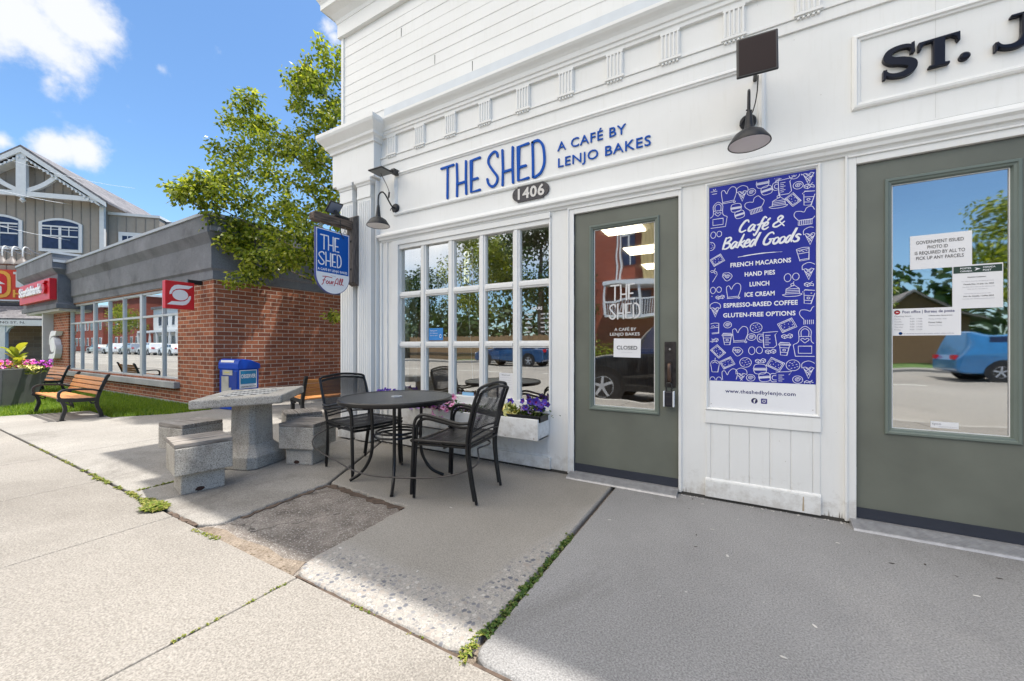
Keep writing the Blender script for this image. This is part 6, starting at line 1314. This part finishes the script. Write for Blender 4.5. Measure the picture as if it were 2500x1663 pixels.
for i, x in enumerate((.56, .16, -.20, -.56, -.92)):
    if gnk is None:
        gnk = thing('sign_lamp', 'white gooseneck sign lamp', 'lamp', (0, 0, 0), R(45.8), 'gooseneck lamps over the orange red sign')
        MB().tube(smooth_pts([(0, -1.0, 5.35), (0, -1.0, 5.70), (0, -.93, 5.88), (0, -.78, 5.92), (0, -.45, 5.80), (0, 0, 5.72)], 5), .026, 8).build('arm', TRIM, gnk, smooth=True)
        MB().lathe([(.05, .10), (.07, .0), (.16, -.10), (.25, -.26), (.27, -.32), (.0, -.30)], 20, (0, -1.0, 5.32)).build('shade', GL_, gnk, smooth=True); t = gnk
    else: t = copy_tree(gnk)
    t.location = (-31.5+x*math.cos(R(45.8)), 2.05+x*math.sin(R(45.8)), 0)
    t['label'] = ('gooseneck sign lamp nearest the grey sign block', 'second gooseneck sign lamp from the grey sign block', 'third gooseneck sign lamp from the grey sign block', 'fourth gooseneck sign lamp from the grey sign block', 'gooseneck sign lamp farthest from the grey sign block')[i]
def cal3(px, py, d):
    th = R(29.78); c, s = math.cos(th), math.sin(th); u, v = (px-1250)/952.3, (845-py)/952.3
    return Vector(((u*c-s)*d, (u*s+c)*d-2.94, 1.028+v*d))
for i, (a, b_, lab) in enumerate([((-160, 424, 14), (288, 511, 24.3), 'upper white wire crossing the taupe gable wall'), ((-160, 510, 14), (280, 598, 24.0), 'lower white wire crossing below the arched windows'), ((-120, 345, 13), (330, 460, 26), 'thin wire in front of the gable peak')]):
    p, q = cal3(*a), cal3(*b_); o = MB().tube([p.lerp(q, t/12)+Vector((0, 0, -.25*math.sin(math.pi*t/12))) for t in range(13)], .014 if i < 2 else .008, 6).build('overhead_wire', TRIM); tag(o, lab, 'wire')

# ------------------------------------------------------------------ the street tree beside the shop
def leaf(m, p, d, n, l, w_):
    s_ = d.cross(n).normalized()*w_; m.add([p, p+d*l*.45+s_, p+d*l, p+d*l*.45-s_], [(0, 1, 2), (0, 2, 3)])
def sprays(cl, r):
    out = []
    for (x, y, z, rad) in cl:
        for i in range(int(4+rad*34)):
            v = Vector((r.gauss(0, 1), r.gauss(0, 1), r.gauss(0, 1))).normalized()*rad*r.random()**.4*1.05
            out.append((x+v.x, y+v.y, z+v.z*.9, r.uniform(.08, .17)*(1 if rad > .2 else .7)))
    return out
def crown(m, cl, r, dens, l0, droop=.5):
    for (x, y, z, rad) in cl:
        n = int(dens*rad**2.1*(1 if rad > .25 else 1.3))
        for i in range(n):
            v = Vector((r.gauss(0, 1), r.gauss(0, 1), r.gauss(0, 1))).normalized()*rad*(r.random()**.45)*r.uniform(.75, 1.15); v.z *= .85
            p = Vector((x, y, z))+v; d = (v.normalized()*.6+Vector((r.uniform(-1, 1), r.uniform(-1, 1), r.uniform(-1, .5)-droop*.5))).normalized()
            leaf(m, p, d, Vector((r.uniform(-1, 1), r.uniform(-1, 1), r.uniform(-.2, 1))).normalized(), l0*r.uniform(.7, 1.25), l0*.28)
tt = thing('street_tree', 'tall leafy green street tree growing between the shop and the bank', 'tree', (-5.25, 2.75, 0))
TCL = []
rt_ = random.Random(77)
for (px, py, d, rad) in [(815, 185, 7.6, .48), (838, 135, 7.8, .34), (775, 250, 7.4, .42), (728, 205, 7.2, .24), (755, 190, 7.3, .22), (825, 265, 7.5, .52), (715, 255, 7.0, .14), (745, 320, 7.2, .2), (800, 330, 7.3, .42),
   (600, 262, 6.9, .24), (625, 240, 6.9, .14), (568, 292, 6.8, .26), (645, 300, 7.0, .22), (560, 352, 6.7, .32), (615, 345, 6.9, .36), (600, 400, 6.8, .42), (690, 350, 7.0, .24), (725, 355, 7.0, .26), (760, 400, 7.2, .45), (815, 400, 7.4, .4), (675, 420, 7.0, .42),
   (420, 462, 6.1, .10), (445, 455, 6.15, .15), (470, 470, 6.2, .22), (438, 478, 6.2, .12), (520, 462, 6.3, .32), (497, 440, 6.3, .18), (560, 440, 6.5, .4), (530, 505, 6.3, .28),
   (590, 490, 6.6, .42), (660, 500, 6.9, .48), (740, 490, 7.1, .5), (800, 490, 7.3, .4), (560, 550, 6.4, .32), (610, 570, 6.6, .4), (690, 570, 6.9, .45), (760, 565, 7.1, .42), (560, 590, 6.4, .24), (600, 640, 6.5, .28), (625, 675, 6.6, .18), (660, 640, 6.7, .24), (720, 650, 6.9, .18), (770, 660, 7.0, .2), (758, 615, 7.0, .3), (800, 600, 7.2, .3), (585, 680, 6.4, .14), (818, 772, 7.2, .12), (690, 620, 6.8, .25)]:
    v = cal3(px, py, (6.35 if px >= 690 else d)+rt_.uniform(-.15, .15)); TCL.append((v.x, v.y, v.z, rad))
vis = list(TCL)
for i in range(26):
    a = rt_.uniform(0, 6.28); q = rt_.uniform(.2, 1.3); TCL.append((-4.9+q*math.cos(a)*.7, 3.5+q*math.sin(a), rt_.uniform(3.6, 7.4), rt_.uniform(.35, .55)))
for v in [(-6.75, 2.5, 4.0, .42), (-6.6, 2.9, 4.6, .5), (-6.8, 2.2, 3.4, .30), (-6.5, 3.3, 4.2, .5), (-6.4, 2.7, 5.3, .45), (-6.9, 3.0, 3.4, .4), (-6.2, 3.4, 5.6, .5), (-6.6, 2.2, 4.7, .26), (-6.95, 1.15, 3.35, .22), (-7.0, .95, 3.0, .16), (-6.7, 1.5, 4.3, .16)]: TCL.append(v)
m = MB(); crown(m, sprays(TCL, rt_), rt_, 1850, .076); m.build('crown', LEAF, tt, world=True, recalc=False)
m = MB(); m.tube(smooth_pts([(-5.25, 2.75, -.05), (-5.28, 2.72, 1.2), (-5.36, 2.65, 2.4), (-5.45, 2.6, 4.2), (-5.5, 2.6, 6.6)], 5), [.14, .13, .125, .12, .12, .115, .11, .11, .10, .10, .095, .09, .085, .08, .075, .07, .06, .055, .05, .04, .03], 10); m.build('trunk', BARK, tt, world=True, smooth=True)
m = MB()
for (x, y, z, rad) in vis[::4]:
    zb = max(1.9, z-1.4); b0 = Vector((-5.35, 2.66, zb)); e = Vector((x, y, z)); md_ = b0.lerp(e, .55)+Vector((rt_.uniform(-.2, .2), rt_.uniform(-.2, .2), -.15)); m.tube(smooth_pts([b0, md_, e], 5), [.035-.028*i/10 for i in range(11)], 6)
m.build('limbs', BARK, tt, world=True, smooth=True)

# ------------------------------------------------------------------ across the street: what the windows mirror
def far_tree(label, x, y, h, rad, n, mat, seed, conifer=False):
    t = thing('evergreen_tree' if conifer else 'broadleaf_tree', label, 'tree', (x, y, -.1)); r = random.Random(seed); m = MB(); cl = []
    for i in range(n):
        if conifer: q = i/n; a = r.uniform(0, 6.28); rr = rad*(1-q)*r.uniform(.4, 1); cl.append((rr*math.cos(a), rr*math.sin(a), h*(.12+.85*q), rad*.34*(1.1-q)))
        else:
            a = r.uniform(0, 6.28); e = r.uniform(-.7, 1); rr = rad*r.uniform(.3, .95); cl.append((rr*math.cos(a)*math.sqrt(max(.1, 1-e*e*.7)), rr*math.sin(a)*math.sqrt(max(.1, 1-e*e*.7)), h*.62+e*h*.33, rad*r.uniform(.28, .42)))
    crown(m, cl, r, 260/rad**.6, .16+rad*.03); m.build('crown', mat, t, recalc=False)
    MB().tube([(0, 0, -.1), (.05, .03, h*.4), (0, 0, h*.75)], [.06*h*.5, .045*h*.5, .02*h*.5], 8).build('trunk', BARK, t, smooth=True); return t
far_tree('dark evergreen left of the brick porch house across the street', -9.6, -23, 12, 2.0, 46, LEAFD, 1, True)
far_tree('yellow green willow across from the post office door', 12.6, -26, 8.6, 2.5, 46, LEAF, 2); far_tree('smaller green tree left of the willow across the street', 6.4, -27, 6.0, 1.5, 34, LEAF, 3); far_tree('round green tree behind the willow', 9.0, -36, 5.5, 2.0, 30, LEAFD, 4)
far_tree('big dark maple across from the grid window', -13.4, -25, 12, 3.4, 44, LEAFD, 5); far_tree('second maple farther left across the street', -19.5, -26, 12, 3.6, 44, LEAF, 6); far_tree('green tree at the left end of the board fence', -26, -25, 9, 3.0, 30, LEAFD, 7)
far_tree('street tree among the brick blocks far down the street', -86, -20.5, 8, 2.6, 30, LEAF, 8); far_tree('street tree before the white porch house far down the street', -64, -22, 9, 2.6, 30, LEAFD, 9)
def bush(label, x0, x1, y, h, mat, seed):
    t = MB(); r = random.Random(seed); cl = [(x0+(x1-x0)*i/9, y+r.uniform(-.2, .2), h*.5, h*.55) for i in range(10)]; crown(t, cl, r, 170, .14); o = t.build('hedge', mat, recalc=False); tag(o, label, 'hedge')
bush('clipped yellow green hedge before the brick porch house', -8.2, -3.6, -21.0, 1.5, LEAF, 11)
hz = thing('porch_house', 'red brick house with yellow siding and a white railed balcony across the street', 'house', (-5.5, -24, 0), R(180))
BR2 = brick('house_brick', 'x', (.30, .075, .045), (.24, .06, .04), (.3, .2, .16), .3, .1); YS = plain('yellow_siding', (.48, .36, .16), .7, var=.05)
MB().box(-3.2, 3.4, -.4, 8, -.1, 12).build('brick_wall', BR2, hz); m = MB(); m.box(-4.2, -.35, -1.2, 6, 5.1, 12.2); m.build('yellow_wall', YS, hz); m = MB()
for i in range(20): m.box(-4.15+i*.2, -4.13+i*.2, -1.22, -1.2, 5.2, 12)
m.build('siding_groove', plain('siding_groove_mat', (.3, .22, .1), .8), hz)
MB().box(-4.6, 2.0, -2.0, -.3, 4.95, 5.25).build('porch_roof', TRIM, hz); m = MB(); m.box(-4.5, 1.9, -1.9, -.4, 2.9, 3.1); m.build('balcony_floor', TRIM, hz)
m = MB(); m.box(-4.5, 1.9, -1.92, -1.84, 3.95, 4.05)
for i in range(40): m.box(-4.5+i*.165, -4.46+i*.165, -1.90, -1.86, 3.1, 3.95)
for x in (-4.5, -2.4, -.3, 1.8): m.box(x, x+.12, -1.94, -1.82, 3.1, 5.0)
m.build('railing', TRIM, hz); m = MB()
for i in range(9): m.box(-1.8-i*.28, -1.55-i*.28, -3.0, -2.0, -.1, 2.6-i*.28)
m.build('stairs', TRIM, hz); m = MB(); m.box(.3, 1.1, -.46, -.4, 6.5, 10.5); m.box(-2.6, -1.4, -.46, -.4, 3.2, 4.8); m.box(-.6, .6, -.46, -.4, 3.2, 4.8); m.build('window', PANE, hz)
m = MB(); m.box(.65, .72, -.5, -.46, 6.5, 10.5); m.box(.3, 1.1, -.5, -.461, 8.4, 8.5); m.box(1.15, 1.25, -.5, -.4, 5.2, 11.5); m.box(1.4, 1.5, -.5, -.4, 5.2, 11.5); m.build('window_trim', TRIM, hz)
h2 = thing('gable_house', 'small white gable house behind the board fence across the street', 'house', (-11.6, -33, 0), R(180)); m = MB(); m.prism([(-3, 0), (3, 0), (3, 4), (0, 6.2), (-3, 4)], 0, 7, lambda u, v, w_: (u, w_, v)); m.build('wall', TRIM, h2); m = MB(); m.prism([(0, 6.35), (3.4, 3.85), (3.4, 3.7), (0, 6.2)], -.3, 7.3, lambda u, v, w_: (u, w_, v)); m.prism([(0, 6.35), (-3.4, 3.85), (-3.4, 3.7), (0, 6.2)], -.3, 7.3, lambda u, v, w_: (u, w_, v)); m.build('roof', SHIN, h2); MB().box(-.7, .7, -.03, 0, 1.2, 2.8).build('window', PANE, h2)
h3 = thing('barn', 'low brown barn behind the trees across from the post office', 'barn', (9.4, -30, 0), R(180)); m = MB(); m.prism([(-2.6, 0), (2.6, 0), (2.6, 2.6), (0, 4.4), (-2.6, 2.6)], 0, 5, lambda u, v, w_: (u, w_, v)); m.build('wall', wood('barn_wood', (.16, .09, .05), (.26, .16, .09), 2, 4, .9), h3); m = MB(); m.prism([(0, 4.55), (3, 2.5), (3, 2.4), (0, 4.4)], -.3, 5.3, lambda u, v, w_: (u, w_, v)); m.prism([(0, 4.55), (-3, 2.5), (-3, 2.4), (0, 4.4)], -.3, 5.3, lambda u, v, w_: (u, w_, v)); m.build('roof', SHIN, h3)
lt = thing('lattice_mast', 'slim lattice radio mast beyond the trees across the street', 'mast', (9.0, -44, 0)); m = MB()
for k in range(3): m.tube([(.35*math.cos(k*2.094), .35*math.sin(k*2.094), 0), (.2*math.cos(k*2.094), .2*math.sin(k*2.094), 26)], .05, 5)
for i in range(36): k = i % 3; z = i*.7; m.tube([(.33*math.cos(k*2.094), .33*math.sin(k*2.094), z), (.33*math.cos((k+1)*2.094), .33*math.sin((k+1)*2.094), z+.7)], .03, 4)
m.build('lattice', STEEL, lt)
fc = thing('board_fence', 'brown board fence under the maples across the street', 'fence', (-16, -22.4, 0)); m = MB()
for i in range(70): m.box(-9+i*.2, -8.82+i*.2, -.02, .02, -.1, 1.8+.05*math.sin(i*2.7))
m.build('boards', wood('fence_boards', (.20, .12, .06), (.36, .23, .12), 2, 4, .9), fc); m = MB(); m.box(-9, 5, .02, .07, .4, .5); m.box(-9, 5, .02, .07, 1.3, 1.4); m.build('rail', BARK, fc)
for i, (x, w_, h_, mat, lab) in enumerate([(-118, 22, 8.6, BR2, 'tall orange brick block farthest down the opposite side'), (-94, 16, 9.4, BR2, 'three-storey brick block with a pale cornice down the opposite side'), (-76, 14, 7.0, TRIM, 'white porch building down the opposite side'), (-58, 14, 6.6, TRIM, 'white house with a green window across from the bank'), (-41, 12, 7.4, BR2, 'brick shop block across from the bank lawn')]):
    t = thing('street_building', lab, 'building', (x, -23, 0), R(180)); MB().box(-w_/2, w_/2, 0, 8, 0, h_).build('wall', mat, t); MB().box(-w_/2-.3, w_/2+.3, -.3, 8, h_, h_+.35).build('cornice', TRIM if mat is BR2 else SHIN, t)
    n = int(w_/2.4)
    for k in range(n):
        for z in (1.0, 4.2):
            f = MB().box(-w_/2+1+k*2.4, -w_/2+2.2+k*2.4, -.06, 0, z, z+1.7).build('window', TRIM, t); MB().box(-w_/2+1.1+k*2.4, -w_/2+2.1+k*2.4, -.08, -.06, z+.1, z+1.6).build('pane', PANE, f)
    if mat is TRIM:
        m = MB(); m.box(-w_/2, w_/2, -2, 0, 3.1, 3.4)
        for k in range(7): m.box(-w_/2+k*w_/6-.1, -w_/2+k*w_/6+.1, -2, -1.8, 0, 3.1)
        m.build('porch', TRIM, t)
def car(label, x, y, rz, paint, suv=True, L=4.6):
    t = thing('parked_car', label, 'car', (x, y, -.13), rz); W2 = .86
    prof = [(-L/2, .38), (-L/2+.03, .80), (-L/2+.12, .98)]+([(-L/2+.30, 1.52), (-.1, 1.60), (.45, 1.55)] if suv else [(-L/2+.6, 1.02), (-.95, 1.38), (-.1, 1.43), (.4, 1.36)])+[(1.05, 1.02), (L/2-.35, .90), (L/2-.05, .74), (L/2, .40), (L/2-.1, .27), (-L/2+.1, .27)]
    n = len(prof); V = []; 
    for s_ in (-1, 1):
        for x_, z_ in prof: V.append((x_, s_*W2*(1-.16*max(0, (z_-.9)/.7)), z_))
    m = MB().add(V, [tuple(range(n)), tuple(range(n, 2*n))[::-1]]+[(i, (i+1) % n, n+(i+1) % n, n+i) for i in range(n)]); m.build('body', paint, t, bevel=.06, bseg=3)
    ar_ = MB()
    for xw in (-L/2+.85, L/2-.85):
        for s_ in (-1, 1): ar_.lathe([(.0, 0), (.42, 0), (.42, .012), (0, .012)], 24, M=Matrix.Translation((xw, s_*W2+(.004 if s_ > 0 else -.016), .36)) @ Matrix.Rotation(R(-90), 4, 'X'))
    for s_ in (-1, 1): ar_.box(-L/2+.9, L/2-.9, s_*W2-.012, s_*W2+.012, .27, .36)
    ar_.build('wheel_arch', bpy.data.materials['black_cast_iron'], t)
    g = MB(); zt = 1.50 if suv else 1.34
    for s_ in (-1, 1):
        for a, b_ in ((-L/2+.45, -1.05), (-.98, -.12), (-.04, .70)): yy = lambda z: s_*(W2*(1-.16*max(0, (z-.9)/.7))+.008); g.add([(a, yy(1.02), 1.02), (b_+(.12 if b_ > .5 else 0), yy(1.02), 1.02), (b_-(.2 if b_ > .5 else 0), yy(zt), zt), (a+.1, yy(zt), zt)], [(0, 1, 2, 3)])
    g.build('side_glass', PANE, t)
    for xw in (-L/2+.85, L/2-.85):
        for s_ in (-1, 1):
            Mw = Matrix.Translation((xw, s_*(W2-.09), .335)) @ Matrix.Rotation(R(90), 4, 'X'); w_ = MB().lathe([(.20, -.11), (.31, -.11), (.335, -.07), (.335, .07), (.31, .11), (.20, .11)], 28, M=Mw).build('wheel', plain('tyre_rubber', (.015, .015, .016), .8) if 'tyre_rubber' not in bpy.data.materials else bpy.data.materials['tyre_rubber'], t, smooth=True)
            rm = MB().lathe([(.19, .085), (.205, .115), (.22, .10)], 24, M=Mw); rm.lathe([(.19, -.085), (.205, -.115), (.22, -.10)], 24, M=Mw)
            for q in range(5):
                for zz in (-.10, .10): rm.box(-.025, .025, .02, .20, zz-.012, zz+.012, Mw @ Matrix.Rotation(q*1.2566, 4, 'Z'))
            rm.lathe([(0, -.112), (.05, -.11), (.05, .11), (0, .112)], 12, M=Mw); rm.build('rim', plain('rim_grey', (.42, .43, .45), .4) if 'rim_grey' not in bpy.data.materials else bpy.data.materials['rim_grey'], w_, smooth=True)
    for s_ in (-.6, .6): MB().box(L/2-.10, L/2+.005, s_-.16, s_+.16, .66, .78).build('headlight', PWHITE, t); MB().box(-L/2-.005, -L/2+.10, s_-.12, s_+.12, .82, .98).build('tail_light', RED, t)
    return t
CBLK = plain('black_car_paint', (.008, .009, .011), .15, var=.1, coat=.8); CBLU = plain('blue_car_paint', (.03, .17, .38), .2, var=.1, coat=.8); CWHT = plain('white_car_paint', (.7, .71, .72), .2, coat=.6, var=.03); CSIL = plain('silver_car_paint', (.4, .42, .44), .25, .5, coat=.6)
car('black sport utility car parked at the near kerb facing the shop doors', -.85, -5.55, R(180), CBLK)
car('bright blue sport utility car in the far lane', 8.3, -15.2, R(0), CBLU); car('dark blue car parked across from the grid window', -11.5, -17.3, R(180), plain('dark_blue_car_paint', (.015, .06, .16), .2, coat=.8), False)
for i, (x, p_, suv, lab) in enumerate([(-86, CSIL, False, 'silver car farthest down the opposite kerb'), (-79, CWHT, True, 'first white car down the opposite kerb'), (-72.5, CSIL, True, 'silver wagon between white cars down the street'), (-66, CWHT, True, 'white wagon opposite the white porch building'), (-59.5, CWHT, False, 'white saloon car opposite the bank'), (-53, CWHT, True, 'white wagon nearest the bank on the opposite kerb')]): car(lab, x, -17.4, R(180), p_, suv)

tl_ = MB(); r = random.Random(91); cl = []
for i in range(150):
    x = -170+i*1.75+r.uniform(-1, 1); cl.append((x, -62+r.uniform(-5, 5), r.uniform(2, 5), r.uniform(2.4, 3.6))); cl.append((x, -64+r.uniform(-4, 4), r.uniform(5, 9.5), r.uniform(2, 3.2)))
for (x, y, z, rad) in cl:
    for i in range(60):
        v = Vector((r.gauss(0, 1), r.gauss(0, 1), r.gauss(0, 1))).normalized()*rad*r.uniform(.6, 1.1); leaf(tl_, Vector((x, y, z))+v, Vector((r.uniform(-1, 1), r.uniform(-1, 1), r.uniform(-1, .4))).normalized(), Vector((r.uniform(-1, 1), r.uniform(-1, 1), r.uniform(-.2, 1))).normalized(), r.uniform(.8, 1.5), .42)
tag(tl_.build('treeline', LEAFD, recalc=False), 'far line of dark trees behind the houses across the street', 'treeline', kind='stuff')
